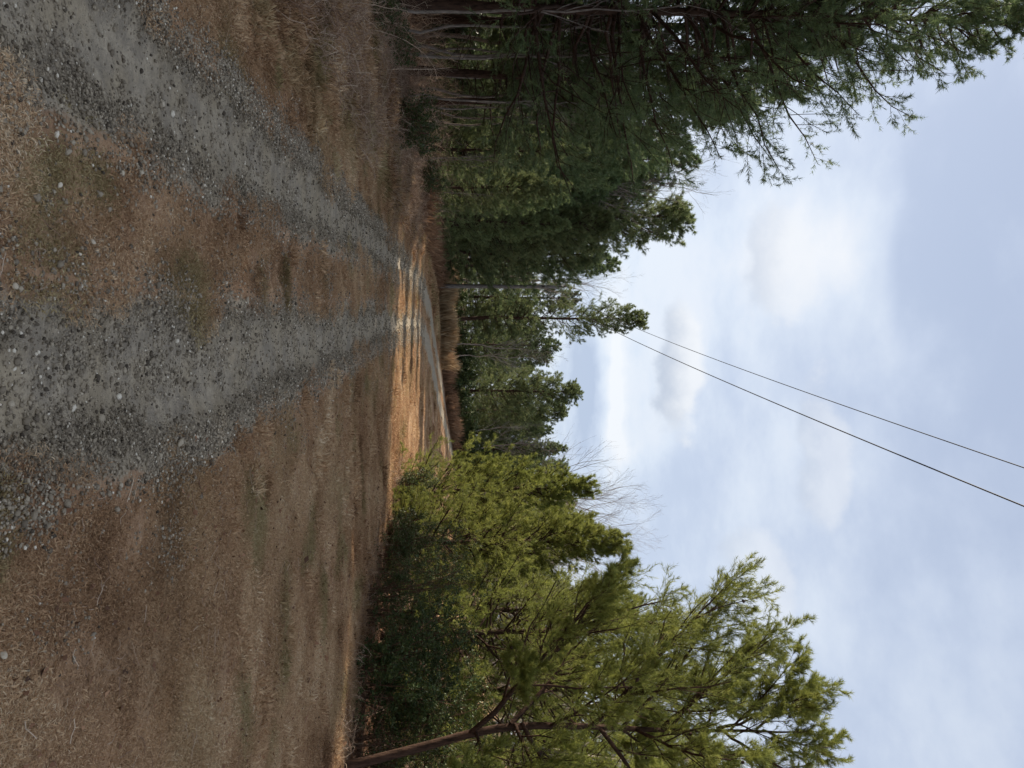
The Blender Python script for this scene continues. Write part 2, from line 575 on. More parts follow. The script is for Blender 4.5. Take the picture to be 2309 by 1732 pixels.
def build_ground():
    xs = np.concatenate([-grow_axis(5.6, 420, .09, 1.085)[::-1], np.arange(-5.52, 6.0, .085), grow_axis(6.0, 420, .09, 1.085)])
    ys = np.concatenate([-grow_axis(0.6, 120, .3, 1.2)[::-1], np.arange(-.4, 1.6, .2), np.arange(1.6, 9.0, .075), grow_axis(9.0, 700, .08, 1.03)])
    X, Y = np.meshgrid(xs, ys)
    x, y = X.ravel(), Y.ravel()
    z = height(x, y)
    V = np.stack([x, y, z], 1)
    nx, ny = len(xs), len(ys)
    i, j = np.meshgrid(np.arange(nx - 1), np.arange(ny - 1))
    a = (j * nx + i).ravel()
    Q = np.stack([a, a + 1, a + nx + 1, a + nx], 1)
    road, grav, dl, dr = masks(x, y)
    l, r, f = forest_edge(x, y)
    litter = np.clip(np.maximum(np.maximum(l, r), f), 0, 1)
    green = np.clip(sstep(.7, .86, vnoise(x, y, 1.3, 55)) * .3 + sstep(.55, .75, vnoise(x, y, .6, 57)) * sstep(-2.6, -3.2, x) * sstep(-5, -4, x) * .7, 0, 1) * (1 - litter)
    cx, cy = x[Q].mean(1), y[Q].mean(1)
    _, _, cdl, cdr = masks(cx, cy)
    rm = road[Q].mean(1) > .5
    inr = rm & (np.abs(cdr) < 1.1) & (cy < 110) & (np.abs(cdr) <= np.abs(cdl))
    inl = rm & (np.abs(cdl) < 1.1) & (cy < 110) & ~inr
    at = {'road': road, 'litter': litter, 'green': green}

    def sub(name, sel, label, cat):
        q = Q[sel]
        used, inv = np.unique(q, return_inverse=True)
        me = make_mesh(name, V[used], inv.reshape(-1, 4), M['ground'], {k: v[used] for k, v in at.items()}, smooth=True)
        o = add_obj(name, me)
        return tag(o, label, cat, kind='structure')
    sub('ground', ~(inr | inl), 'brown dry mown grass ground with leaf litter under the trees', 'ground')
    sub('wheel_track', inl, 'bare grey dirt wheel track nearer the dark pine wood', 'dirt track')
    sub('wheel_track', inr, 'bare grey dirt wheel track running straight ahead of the viewer', 'dirt track')


build_ground()

# ------------------------------------------------------------------ pine builder
def limb_path(base, az, elev, L, curve, k, rng, wig=.035):
    t = np.linspace(0, 1, k)
    d = np.array([math.cos(az) * math.cos(elev), math.sin(az) * math.cos(elev), math.sin(elev)])
    p = base + d * L * t[:, None]
    p[:, 2] += curve * L * t ** 2
    w = rng.normal(size=(k, 3)) * wig * L
    w[0] = 0
    return p + np.cumsum(w, 0) * .6


def make_pine(seed, H, cb, spread, gap=.55, nl=5, el=(-4, 52), tr=.13, bl=9, sh=5, nn=24, nlen=.085, nwid=.0065, shoot=.42,
              mat='pine_dark', shape=.75, dead=0, full_low=.55, lean=(0, 0), bend=.12, sides=9, thin=.22, top=.985):
    rng = np.random.default_rng(seed)
    k = 14
    t = np.linspace(0, 1, k)
    tp = np.stack([lean[0] * t ** 1.5 * H + np.cumsum(rng.normal(size=k)) * .02 * bend * H, lean[1] * t ** 1.5 * H + np.cumsum(rng.normal(size=k)) * .02 * bend * H, t * H], 1)
    tp[0, :2] = 0
    trd = tr * (1 - t) ** .8 + .008
    trd[0] *= 1.3
    tp[0, 2] = -.15
    V, T = tubes(tp[None], trd[None], sides)
    trunk = make_mesh('pine_trunk', V, T, M['bark'], smooth=True)
    limbs, lr = [], []
    z = cb
    kk = 7
    while z < H * top:
        f = (z - cb) / (H - cb)
        n = nl + rng.integers(-1, 2)
        a0 = rng.random() * 6.28
        for i in range(max(2, n)):
            zz = z + rng.uniform(-.35, .35) * gap
            b = np.array([np.interp(zz, tp[:, 2], tp[:, 0]), np.interp(zz, tp[:, 2], tp[:, 1]), zz])
            L = spread * (1 - f) ** shape * (full_low + (1 - full_low) * min(1, f * 3.5)) * rng.uniform(.6, 1.15) + .25
            e = R(el[0] + (el[1] - el[0]) * f ** .8 + rng.normal() * 8)
            limbs.append(limb_path(b, a0 + i * 6.283 / n + rng.normal() * .3, e, L, .14, kk, rng))
            r0 = .010 + .010 * L
            lr.append(np.linspace(r0, .005, kk))
        z += gap * rng.uniform(.75, 1.25) * (1 - .35 * f)
    limbs, lr = np.array(limbs), np.array(lr)
    w = Acc()
    w.add(*tubes(limbs, lr, 5))
    B, Br = spawn(limbs, lr, bl, .22, .98, 48, 10, .42, .10, .16, 4, rng, taper=.75, flat=.6)
    w.add(*tubes(B, Br, 3))
    S1, _ = spawn(B, Br, sh, .25, 1.0, 38, 12, shoot, .16, .05, 2, rng, taper=.45)
    S2, _ = spawn(limbs, lr, max(2, sh - 1), .55, 1.0, 34, 12, .12, .14, .05, 2, rng, taper=.3)
    # short limbs near the top carry fewer shoots, so the tip stays open and pointed
    Ll = np.linalg.norm(limbs[:, -1] - limbs[:, 0], axis=1)
    kp = np.clip(Ll / (.55 * spread), thin, 1.0)
    S1 = S1[rng.random(len(S1)) < np.repeat(kp, bl * sh)]
    B = B[rng.random(len(B)) < np.repeat(kp, bl) + .1]
    S2 = S2[rng.random(len(S2)) < np.repeat(kp, max(2, sh - 1))]
    tips = np.stack([B[:, -2], B[:, -1]], 1)
    tipl = np.stack([limbs[:, -2], limbs[:, -1]], 1)
    S = np.concatenate([S1, S2, tips, tipl])
    L = np.linalg.norm(S[:, 1] - S[:, 0], axis=1, keepdims=True)
    Lc = np.clip(L, .10, .34)
    S[:, 0] = S[:, 1] - (S[:, 1] - S[:, 0]) / np.maximum(L, 1e-6) * Lc
    if dead:
        D = []
        for i in range(dead):
            zz = rng.uniform(.12 * H, cb + .15 * H)
            b = np.array([np.interp(zz, tp[:, 2], tp[:, 0]), np.interp(zz, tp[:, 2], tp[:, 1]), zz])
            D.append(limb_path(b, rng.random() * 6.28, R(rng.uniform(-25, 15)), rng.uniform(.6, 2.2), -.05, kk, rng, .06))
        D = np.array(D); Dr = np.broadcast_to(np.linspace(.012, .003, kk), D.shape[:2])
        w.add(*tubes(D, Dr, 4))
        D2, D2r = spawn(D, Dr, 6, .3, .95, 45, 12, .4, -.02, -.05, 4, rng)
        w.add(*tubes(D2, D2r, 3))
    limbm = w.mesh('pine_limbs', M['bark'])
    c = Acc()
    V, T, A = needles(S, nn, nlen, nwid, rng)
    c.add(V, T, A)
    crown = c.mesh('pine_crown', M[mat])
    return (trunk, limbm, crown)


def place_tree(parts, name, label, cat, group, x, y, rz=0.0, sc=1.0, names=('trunk', 'limbs', 'crown'), sink=0.0):
    e = bpy.data.objects.new(name, None)
    COL.objects.link(e)
    e.empty_display_size = .3
    e.location = (x, y, hz(x, y) - sink)
    e.rotation_euler = (0, 0, rz)
    e.scale = sc if isinstance(sc, tuple) else (sc, sc, sc)
    tag(e, label, cat, group)
    for nm, me in zip(names, parts):
        if me is not None:
            add_obj(nm, me, e)
    return e


# ------------------------------------------------------------------ bare deciduous trees
def make_bare(seed, H, tr, mat='bark_grey', nb=14, spread=.42, up=.35, fork=.35, lv=(7, 6), fine=.0022):
    rng = np.random.default_rng(seed)
    k = 12
    t = np.linspace(0, 1, k)
    tp = np.stack([np.cumsum(rng.normal(size=k)) * .012 * H, np.cumsum(rng.normal(size=k)) * .012 * H, t * H], 1)
    tp[0] = (0, 0, -.1)
    trd = tr * (1 - t) ** .7 + fine * 1.5
    V, T = tubes(tp[None], trd[None], 8)
    trunk = make_mesh('bare_trunk', V, T, M[mat], smooth=True)
    w = Acc()
    B, Br = spawn(tp[None], trd[None], nb, fork, .97, 40, 8, spread, up, .15, 7, rng, taper=.62, rmul=.6, rend=.25, rmin=fine * 1.6, wig=.03)
    w.add(*tubes(B, Br, 5))
    C, Cr = spawn(B, Br, lv[0], .2, .97, 36, 10, .5, .12, .08, 5, rng, rmul=.6, rend=.4, rmin=fine * 1.2, wig=.035)
    w.add(*tubes(C, Cr, 3))
    D, Dr = spawn(C, Cr, lv[1], .2, 1.0, 34, 10, .52, .08, .05, 4, rng, rmul=.6, rend=.6, rmin=fine, wig=.04)
    w.add(*tubes(D, Dr, 3))
    limbm = w.mesh('bare_twigs', M[mat])
    return (trunk, limbm)


# ------------------------------------------------------------------ broad-leaved evergreen shrubs
def make_shrub(seed, rx, ry, h, nleaf, leaf=.045, mat='leaf', stems=34):
    rng = np.random.default_rng(seed)
    a = rng.random(stems) * 6.283
    rr = np.sqrt(rng.random(stems)) * .35
    base = np.stack([np.cos(a) * rr * rx, np.sin(a) * rr * ry, np.full(stems, -.05)], 1)
    tip = np.stack([np.cos(a) * rng.uniform(.3, .95, stems) * rx, np.sin(a) * rng.uniform(.3, .95, stems) * ry, h * rng.uniform(.3, 1.12, stems)], 1)
    t = np.linspace(0, 1, 6)[None, :, None]
    P = base[:, None] + (tip - base)[:, None] * t
    P[..., 2] += .12 * h * np.sin(t[..., 0] * math.pi)
    P += np.cumsum(rng.normal(size=P.shape) * .02, axis=1) * (t > 0)
    Rr = np.broadcast_to(np.linspace(.011, .004, 6), P.shape[:2])
    w = Acc()
    w.add(*tubes(P, Rr, 4))
    B, Br = spawn(P, Rr, 9, .06, 1.0, 62, 16, .36, .0, .0, 4, rng, wig=.05, taper=.55)
    w.add(*tubes(B, Br, 3))
    C, Cr = spawn(B, Br, 4, .15, 1.0, 45, 14, .55, .03, 0, 3, rng, wig=.05)
    w.add(*tubes(C, Cr, 3))
    stemm = w.mesh('shrub_stems', M['stem'])
    per = max(1, nleaf // len(C))
    s = rng.uniform(.1, 1.08, (len(C), per, 1))
    pos = C[:, :1] + (C[:, -1:] - C[:, :1]) * s + rng.normal(size=(len(C), per, 3)) * .02
    pos = pos.reshape(-1, 3)
    n = len(pos)
    d = unit(rng.normal(size=(n, 3)) + np.array([0, 0, .25]))
    sd_ = unit(np.cross(d, rng.normal(size=(n, 3)) + np.array([0, 0, 1.5])))
    L = (leaf * rng.uniform(.6, 1.25, n))[:, None]
    nrm = np.cross(d, sd_)
    V = np.stack([pos, pos + d * L * .45 + sd_ * L * .27 + nrm * L * .05, pos + d * L, pos + d * L * .45 - sd_ * L * .27 + nrm * L * .05], 1).reshape(-1, 3)
    q = np.arange(n)[:, None] * 4
    T = np.concatenate([q + [0, 1, 2], q + [0, 2, 3]])
    c = Acc()
    c.add(V, T, np.repeat(np.clip(rng.normal(.5, .22, n), 0, 1), 4))
    return (stemm, c.mesh('shrub_leaves', M[mat]))


# ---- prototypes
rg = random.Random(5)
PA = make_pine(11, 13.6, 2.8, 4.2, gap=.46, nl=6, bl=11, sh=5, nn=25, nlen=.10, nwid=.0105, thin=.55, el=(-10, 58), dead=30, shape=1.15, tr=.105, full_low=.8)
PB = make_pine(12, 11.5, 2.7, 2.9, gap=.5, nl=5, bl=9, sh=5, nn=18, nlen=.13, nwid=.02, el=(-10, 50), dead=26, tr=.12)
PC = make_pine(13, 9.5, .15, 2.2, gap=.42, nl=6, bl=8, sh=5, nn=16, nlen=.13, nwid=.019, el=(-4, 50), mat='pine_mid', tr=.11, full_low=.85)
PD = make_pine(14, 14.6, 2.2, 2.3, gap=.62, nl=5, bl=8, sh=4, nn=26, nlen=.16, nwid=.016, el=(0, 50), mat='pine_mid', tr=.15, shape=.45, full_low=.45)
PE = make_pine(15, 10.8, .2, 3.1, gap=.5, nl=6, bl=8, sh=4, nn=26, nlen=.16, nwid=.0175, el=(-2, 52), mat='pine_mid', tr=.14, shape=.5, full_low=.7)
PF = make_pine(16, 10.5, .8, 2.6, gap=.55, nl=5, bl=8, sh=4, nn=24, nlen=.16, nwid=.0175, el=(-6, 45), mat='pine_dark', tr=.14, shape=.55, full_low=.6)
PY = make_pine(17, 6.3, .1, 1.9, gap=.32, nl=6, bl=8, sh=5, nn=20, nlen=.10, nwid=.0105, el=(4, 64), mat='pine_yellow', tr=.075, shape=.85, full_low=.85, thin=.12, top=.93)
PZ = make_pine(18, 7.6, .5, 2.3, gap=.38, nl=6, bl=8, sh=5, nn=18, nlen=.10, nwid=.0095, el=(-2, 62), mat='pine_yellow', tr=.085, shape=.85, full_low=.75, thin=.12, top=.93)
BA = make_bare(21, 9.0, .085, nb=16, up=.55)
BB = make_bare(22, 7.5, .05, 'bark_pale', nb=12, up=.3, spread=.36)
BC = make_bare(23, 8.2, .06, nb=18, up=.9, spread=.5, fork=.25, lv=(8, 7))
BS = make_bare(24, 6.0, .028, nb=9, up=.4, spread=.25, fork=.4, lv=(4, 3))
SA = make_shrub(31, 1.2, 1.1, 1.6, 22000, .05)
SB = make_shrub(32, .9, .8, 1.05, 9000, .05)
SC = make_shrub(33, .6, .5, .6, 3500, .05, stems=20)
SD = make_shrub(35, 1.0, 1.0, 1.9, 12000, .042, stems=24)
SF = make_shrub(34, 1.3, 1.2, 1.7, 7000, .13, stems=16)

# ---- left-hand wood: front row along the verge
GL = 'pines of the dark wood beside the track'
front_left = [
    (PA, -7.1, 14.3, .4, 1.0, 'tallest dark pine, its long branch tips reaching into the sky above the track'),
    (PB, -8.6, 15.6, 1.9, .98, 'dark pine just behind the tallest pine, trunk bare near the ground'),
    (PB, -7.4, 18.2, 5.1, .86, 'dark pine second along the verge beyond the tallest pine'),
    (PB, -7.6, 20.8, 3.3, .80, 'dark pine third along the verge beyond the tallest pine'),
    (PC, -7.5, 24.6, .9, .56, 'short dense green pine leafy to the ground at the verge bend'),
    (PC, -7.0, 27.4, 2.6, .54, 'bushy green pine leafy to the ground beside the tan grass'),
    (PC, -7.5, 30.6, 4.4, .58, 'small rounded green pine midway along the verge'),
    (PC, -7.4, 34.8, 5.4, .66, 'small dark green pine before the broad tall pine'),
    (PE, -9.6, 43.5, .3, 1.32, 'broad tall green pine whose bushy top stands against the sky in the notch'),
    (PE, -8.2, 39.5, 2.3, .85, 'broad green pine at the foot of the tall bushy pine'),
    (PF, -7.6, 44.5, 1.2, .92, 'dark slim pine just before the utility pole'),
    (PF, -8.0, 50.0, 2.8, 1.1, 'airy dark pine behind the utility pole'),
    (PF, -12.6, 41.5, 3.9, 1.35, 'tall dark pine glimpsed behind the branch tips of the tallest pine'),
]
for p, x, y, rz, sc, lb in front_left:
    place_tree(p, 'pine_tree', lb, 'pine tree', GL, x, y, rz, sc)
# deeper in the wood, told apart by nothing
rg2 = random.Random(77)
for row, x0 in enumerate((-10.2, -12.8, -16.0)):
    for i in range(19):
        y = 2.5 + i * 2.6 + rg2.uniform(-.9, .9) + row * .9
        x = x0 + rg2.uniform(-1.0, 1.0)
        if y < 10 and row:
            continue
        low = 21.5 < y < 36 and x > -18
        p = PB if y < 24 else PF
        place_tree(p, 'pine_tree', 'dark pine deep in the shaded wood behind the verge row', 'pine tree', 'pines deep in the dark wood',
                   x, y, rg2.uniform(0, 6.28), rg2.uniform(.40, .5) if low else rg2.uniform(.6, .75) if y < 11 else rg2.uniform(.9, 1.1))
for x, y, s in ((-6.9, 5.9, .6), (-6.8, 8.3, .62), (-7.6, 3.0, .64), (-8.2, 5.2, .68), (-7.4, 7.2, .70), (-9.4, 8.4, .8), (-7.4, 9.4, .78), (-8.6, 10.6, .85), (-7.6, 11.6, .85)):  # unseen pines outside the view, put in to cast the foreground shade
    place_tree(PB, 'pine_tree', 'dark pine of the verge row beyond the picture edge, added to shade the foreground', 'pine tree', GL, x, y, s * 17 + y, s)
for i in range(34):
    x = rg2.uniform(-19, -10.5); y = rg2.uniform(13, 40)
    place_tree(SF, 'shrub', 'dark shrub in the gloom under the pine wood', 'shrub', 'shrubs in the gloom of the dark wood', x, y, rg2.uniform(0, 6.28), rg2.uniform(.7, 1.3), names=('stems', 'leaves'))

# ---- far trees closing the view
far = [
    (PD, -4.6, 54.5, .5, 1.0, 'tall narrow pine with a feathery crown where the wires vanish'),
    (PF, -6.4, 56.5, 1.5, .95, 'dark pine left behind the tall narrow pine'),
    (PF, -2.9, 57.5, 2.2, .82, 'dark pine right behind the tall narrow pine'),
    (PE, .6, 60.5, .2, .94, 'dense rounded dark green pine beyond the bend of the track'),
    (PE, 2.3, 64.0, 1.4, .86, 'dense green pine at the shoulder of the rounded far pine'),
    (PF, 3.9, 66.0, 2.4, .78, 'far dark pine beside the yellowish far pine'),
    (PC, 5.3, 62.0, 3.1, .92, 'yellowish green far pine beside the bare twigs'),
    (PE, 7.2, 66.5, 3.8, .84, 'far green pine showing over the lit pines'),
    (PE, 9.5, 61.0, .8, .84, 'far green pine glimpsed between the lit pines'),
    (PF, 12.5, 58.0, 1.8, .9, 'far dark pine mostly hidden by the lit pines'),
]
for p, x, y, rz, sc, lb in far:
    place_tree(p, 'pine_tree', lb, 'pine tree', 'far pines beyond the bend', x, y, rz, sc)
for i in range(60):
    x = -36 + i * 1.25 + rg2.uniform(-.8, .8)
    y = 70 + (i % 3) * 8 + rg2.uniform(-3, 3)
    place_tree(rg2.choice([PE, PF]), 'pine_tree', 'far pine in the back rows behind the bend of the track', 'pine tree', 'back rows of far pines',
               x, y, rg2.uniform(0, 6.28), rg2.uniform(.72, .88))

# ---- right-hand pines
GR = 'lit yellowish pines beside the field'
right = [
    (PY, 2.75, 19.6, .3, .80, 'small yellowish pine leafy to the ground at the inner end of the row'),
    (PY, 3.55, 17.2, 2.0, .84, 'small yellowish pine between the sunlit strip and the thicket'),
    (PY, 3.9, 21.8, 4.0, .86, 'yellowish pine behind the small pine at the inner end'),
    (PZ, 4.95, 15.2, 1.1, .80, 'yellowish pine with cones behind the dark thicket'),
    (PZ, 7.4, 13.6, 2.9, .92, 'tall yellowish pine behind the forked pine'),
    (PZ, 6.6, 16.6, 5.2, 1.0, 'yellowish pine in the gap behind the forked pine'),
    (PZ, 8.6, 11.0, .6, 1.15, 'yellowish pine at the picture edge behind the forked trunk'),
    (PZ, 8.9, 18.6, 3.6, 1.05, 'yellowish pine farther behind the forked pine'),
    (PZ, 5.7, 19.2, 2.2, .82, 'yellowish pine in the second row behind the dark thicket'),
]
for p, x, y, rz, sc, lb in right:
    place_tree(p, 'pine_tree', lb, 'pine tree', GR, x, y, rz, sc)


# ---- the forked pine at the picture edge
def forked_pine():
    rng = np.random.default_rng(91)
    ox, oy = 5.15, 10.4
    oz = hz(ox, oy)
    e = bpy.data.objects.new('pine_tree', None)
    COL.objects.link(e)
    e.location = (ox, oy, oz)
    tag(e, 'yellowish pine with a leaning forked reddish trunk and dark cones', 'pine tree', GR)

    def curve(pts, k):
        pts = np.array(pts, float) - np.array([ox, oy, 0])
        d = np.concatenate([[0], np.cumsum(np.linalg.norm(np.diff(pts, axis=0), axis=1))])
        s = np.linspace(0, d[-1], k)
        p = np.stack([np.interp(s, d, pts[:, i]) for i in range(3)], 1)
        for _ in range(2):
            p[1:-1] = (p[:-2] + 2 * p[1:-1] + p[2:]) / 4
        p[1:-1] += rng.normal(size=(k - 2, 3)) * .012
        return p
    tk = 16
    tpts = curve([(5.15, 10.4, -.15), (4.98, 10.4, .8), (4.78, 10.45, 1.5), (4.64, 10.5, 2.4), (4.78, 10.6, 3.4), (4.9, 10.7, 4.6), (5.0, 10.8, 5.8), (5.05, 10.85, 6.6)], tk)
    tr = np.interp(np.linspace(0, 1, tk), [0, .06, .3, 1], [.082, .064, .055, .010])
    add_obj('trunk', make_mesh('forked_trunk', *tubes(tpts[None], tr[None], 10), M['bark'], smooth=True), e)
    L = [
        ([(4.74, 10.45, 1.7), (4.35, 10.35, 2.15), (3.8, 10.3, 2.6), (3.25, 10.3, 3.15), (3.05, 10.35, 3.8), (2.95, 10.4, 4.5)], .042),
        ([(4.66, 10.5, 2.25), (4.3, 10.8, 2.75), (3.9, 11.1, 3.15), (3.45, 11.3, 3.7)], .04),
        ([(4.76, 10.55, 3.35), (4.3, 10.45, 3.8), (3.75, 10.35, 4.25), (3.15, 10.3, 4.75), (2.8, 10.3, 5.15)], .042),
        ([(4.86, 10.7, 4.4), (4.4, 10.6, 4.9), (3.95, 10.5, 5.4), (3.6, 10.5, 5.85)], .034),
        ([(4.92, 10.75, 5.2), (4.65, 10.6, 5.9), (4.4, 10.6, 6.5)], .028),
        ([(4.72, 10.45, 1.75), (4.75, 9.9, 1.85), (4.7, 9.4, 1.75), (4.55, 9.0, 1.55)], .026),
        ([(4.66, 10.5, 2.3), (4.95, 9.9, 2.5), (5.1, 9.4, 2.55), (5.05, 9.0, 2.5)], .028),
        ([(4.64, 10.5, 2.4), (5.3, 10.3, 2.75), (5.9, 10.2, 3.0), (6.4, 10.1, 3.1)], .034),
        ([(4.8, 10.6, 3.5), (5.3, 10.2, 3.9), (5.8, 9.9, 4.3), (6.2, 9.7, 4.6)], .032),
        ([(4.78, 10.6, 3.4), (4.7, 11.1, 3.8), (4.5, 11.6, 4.2), (4.35, 12.0, 4.5)], .03),
        ([(4.84, 10.65, 4.0), (4.85, 10.1, 4.35), (4.75, 9.6, 4.65), (4.65, 9.3, 4.9)], .028),
        ([(4.9, 10.7, 4.7), (5.4, 10.7, 5.1), (5.8, 10.8, 5.5), (6.1, 10.9, 5.9)], .028),
        ([(4.95, 10.75, 5.3), (5.15, 10.3, 5.7), (5.25, 9.9, 6.1)], .022),
        ([(4.98, 10.8, 5.9), (5.25, 10.9, 6.4), (5.35, 11.0, 7.0)], .018),
        ([(4.97, 10.8, 5.8), (4.75, 11.0, 6.3), (4.65, 11.2, 6.8)], .02),
        ([(4.88, 10.7, 4.5), (4.3, 10.9, 5.15), (3.75, 11.0, 5.8)], .024),
        ([(4.95, 10.75, 5.4), (4.5, 10.9, 6.0), (4.1, 11.0, 6.4)], .02),
        ([(4.8, 10.6, 3.8), (4.2, 10.7, 4.5), (3.5, 10.7, 5.0), (3.0, 10.7, 5.35)], .028),
        ([(4.93, 10.75, 5.0), (4.6, 11.1, 5.4), (4.3, 11.4, 5.8)], .022),
        ([(4.8, 10.6, 3.7), (4.35, 10.9, 4.0), (3.9, 11.2, 4.4), (3.5, 11.4, 4.9)], .028),
        ([(4.7, 10.5, 2.8), (4.3, 10.0, 3.1), (3.95, 9.6, 3.3), (3.6, 9.3, 3.6)], .026),
        ([(4.82, 10.6, 3.8), (5.2, 11.1, 4.1), (5.6, 11.5, 4.4)], .024),
        ([(3.8, 10.3, 2.6), (3.4, 10.1, 2.85), (2.95, 9.95, 3.1), (2.65, 9.9, 3.5)], .026),
        ([(3.25, 10.3, 3.15), (2.8, 10.4, 3.4), (2.45, 10.5, 3.75)], .02),
        ([(4.0, 10.3, 2.4), (3.75, 9.95, 2.35), (3.5, 9.7, 2.15)], .018),
    ]
    kk = 9
    P = np.array([curve(p, kk) for p, _ in L])
    Pr = np.array([np.linspace(r, .007, kk) for _, r in L])
    for i in range(len(L)):
        add_obj('limb', make_mesh('forked_limb', *tubes(P[i:i + 1], Pr[i:i + 1], 6), M['bark'], smooth=True), e)
    w = Acc()
    B, Br = spawn(P, Pr, 13, .12, 1.0, 42, 12, .44, .16, .2, 6, rng, taper=.6, flat=.35)
    w.add(*tubes(B, Br, 4))
    C, Cr = spawn(B, Br, 7, .15, 1.0, 38, 12, .44, .16, .16, 4, rng, taper=.55, flat=.2)
    w.add(*tubes(C, Cr, 3))
    add_obj('twigs', w.mesh('forked_twigs', M['bark']), e)
    S1, _ = spawn(C, Cr, 4, .2, 1.0, 36, 12, .5, .12, .04, 2, rng, taper=.3)
    S2, _ = spawn(B, Br, 3, .5, 1.0, 34, 12, .2, .1, .05, 2, rng, taper=.3)
    S = np.concatenate([S1, S2, np.stack([C[:, -2], C[:, -1]], 1), np.stack([B[:, -2], B[:, -1]], 1)])
    Ln = np.linalg.norm(S[:, 1] - S[:, 0], axis=1, keepdims=True)
    S[:, 0] = S[:, 1] - (S[:, 1] - S[:, 0]) / np.maximum(Ln, 1e-6) * np.clip(Ln, .09, .34)
    c = Acc()
    c.add(*needles(S, 26, .08, .006, rng, 15, 50))
    add_obj('crown', c.mesh('forked_crown', M['pine_yellow']), e)
    # cones
    a = np.linspace(0, 1, 7)
    prof = np.array([.004, .016, .022, .022, .017, .010, .003])
    cp = np.stack([np.zeros(7), np.zeros(7), a * .06], 1)
    cv, ct = tubes(cp[None], prof[None], 9)
    cv = cv + np.random.default_rng(1).normal(size=cv.shape) * .003
    cm = make_mesh('pine_cone', cv, ct, M['cone'])
    for i in rng.choice(len(B), 60, replace=False):
        f = rng.uniform(.3, .8)
        q = B[i, 0] + (B[i, -1] - B[i, 0]) * f + np.array([0, -.05, -.02])
        o = add_obj('pine_cone', cm, e, q, 0, rng.uniform(.8, 1.25))
        o.rotation_euler = (rng.uniform(1.2, 3.4), rng.uniform(-.6, .6), rng.uniform(0, 6.28))


forked_pine()

# ---- bare trees
GB = 'bare trees'
bare = [
    (BC, 4.1, 27.5, .2, .84, 'leafless twiggy tree showing over the small yellowish pines'),
    (BC, 5.5, 29.0, 1.9, .9, 'leafless twiggy tree behind the yellowish pines with cones'),
    (BA, 10.5, 24.0, .7, .95, 'leafless tree farther behind the forked pine'),
    (BB, 9.6, 17.0, 2.2, 1.15, 'pale leafless tree sticking out above the forked pine'),
    (BB, 7.6, 15.0, .5, 1.0, 'pale slender leafless tree among the yellowish pines'),
    (BA, -10.6, 41.0, 1.0, 1.5, 'leafless tree whose fine twigs fringe the sky beside the tallest pine'),
    (BC, -9.2, 20.6, 2.4, 1.0, 'leafless tree deep behind the lower verge pines'),
    (BB, -2.6, 54.5, 2.0, 1.02, 'pale bare tree beside the tall narrow pine'),
    (BB, -1.6, 53.5, .2, .9, 'thin pale bare tree in the gap beyond the bend'),
    (BA, -7.1, 52.5, 3.0, 1.2, 'leafless tree fringing the sky behind the utility pole'),
    (BB, 3.2, 59.0, 4.0, .8, 'pale bare tree before the far dark pine'),
    (BA, 4.8, 58.0, 1.0, .75, 'grey bare tree under the yellowish far pine'),
]
for p, x, y, rz, sc, lb in bare:
    place_tree(p, 'bare_tree', lb, 'bare tree', GB, x, y, rz, sc, names=('trunk', 'twigs'))
for i in range(70):
    x = 7 + rg2.uniform(0, 26); y = rg2.uniform(28, 52)
    if abs(x - np.interp(y, _cur, _cr)) < 4:
        x += 6
    place_tree(rg2.choice([BA, BB, BC]), 'bare_tree', 'leafless tree of the bare wood seen through the lit pines', 'bare tree', 'bare wood behind the lit pines',
               x, y, rg2.uniform(0, 6.28), rg2.uniform(.6, .85), names=('trunk', 'twigs'))
for i in range(38):
    y = 12.0 + i * .6 + rg2.uniform(-.4, .4)
    x = -6.3 - rg2.uniform(0, 2.2)
    place_tree(BS, 'sapling', 'thin grey leafless sapling at the edge of the dark wood', 'sapling', 'saplings along the edge of the dark wood',
               x, y, rg2.uniform(0, 6.28), rg2.uniform(.75, 1.2) * (1 if y < 22 else .5), names=('trunk', 'twigs'))

# ---- shrubs
right_shrubs = [
    (SD, 5.6, 11.6, .2, .95, 'dark leafy shrub right behind the forked trunk'),
    (SA, 4.5, 12.0, 1.4, .98, 'big dark leafy shrub beside the forked trunk'),
    (SD, 3.75, 13.2, 2.7, .85, 'dark glossy shrub in the middle of the thicket'),
    (SD, 3.35, 14.9, 3.9, .8, 'leafy green shrub at the sunlit end of the thicket'),
    (SB, 3.1, 16.4, 4.4, .9, 'low leafy shrub closing the thicket by the sunlit strip'),
    (SA, 6.8, 10.8, 5.2, 1.0, 'dark leafy shrub at the picture edge by the forked trunk'),
    (SB, 2.55, 18.3, .8, .8, 'low shrub under the small yellowish pine'),
]
for p, x, y, rz, sc, lb in right_shrubs:
    place_tree(p, 'shrub', lb, 'shrub', 'evergreen thicket under the lit pines', x, y, rz, sc, names=('stems', 'leaves'))
left_shrubs = [
    (SC, -5.6, 11.4, .4, .75, 'low green holly patch nearest in the brown verge brush'),
    (SC, -6.2, 14.2, 1.3, .8, 'green shrub in the brush below the tallest pine'),
    (SC, -5.5, 16.0, 2.8, 1.2, 'small green shrub halfway along the brown verge'),
    (SC, -6.3, 19.0, 3.6, 1.2, 'dark green shrub at the foot of the lower dark pine'),
    (SB, -6.1, 22.6, 4.4, .75, 'dark shrub before the short dense green pine'),
]
for p, x, y, rz, sc, lb in left_shrubs:
    place_tree(p, 'shrub', lb, 'shrub', 'shrubs along the dark wood', x, y, rz, sc, names=('stems', 'leaves'))
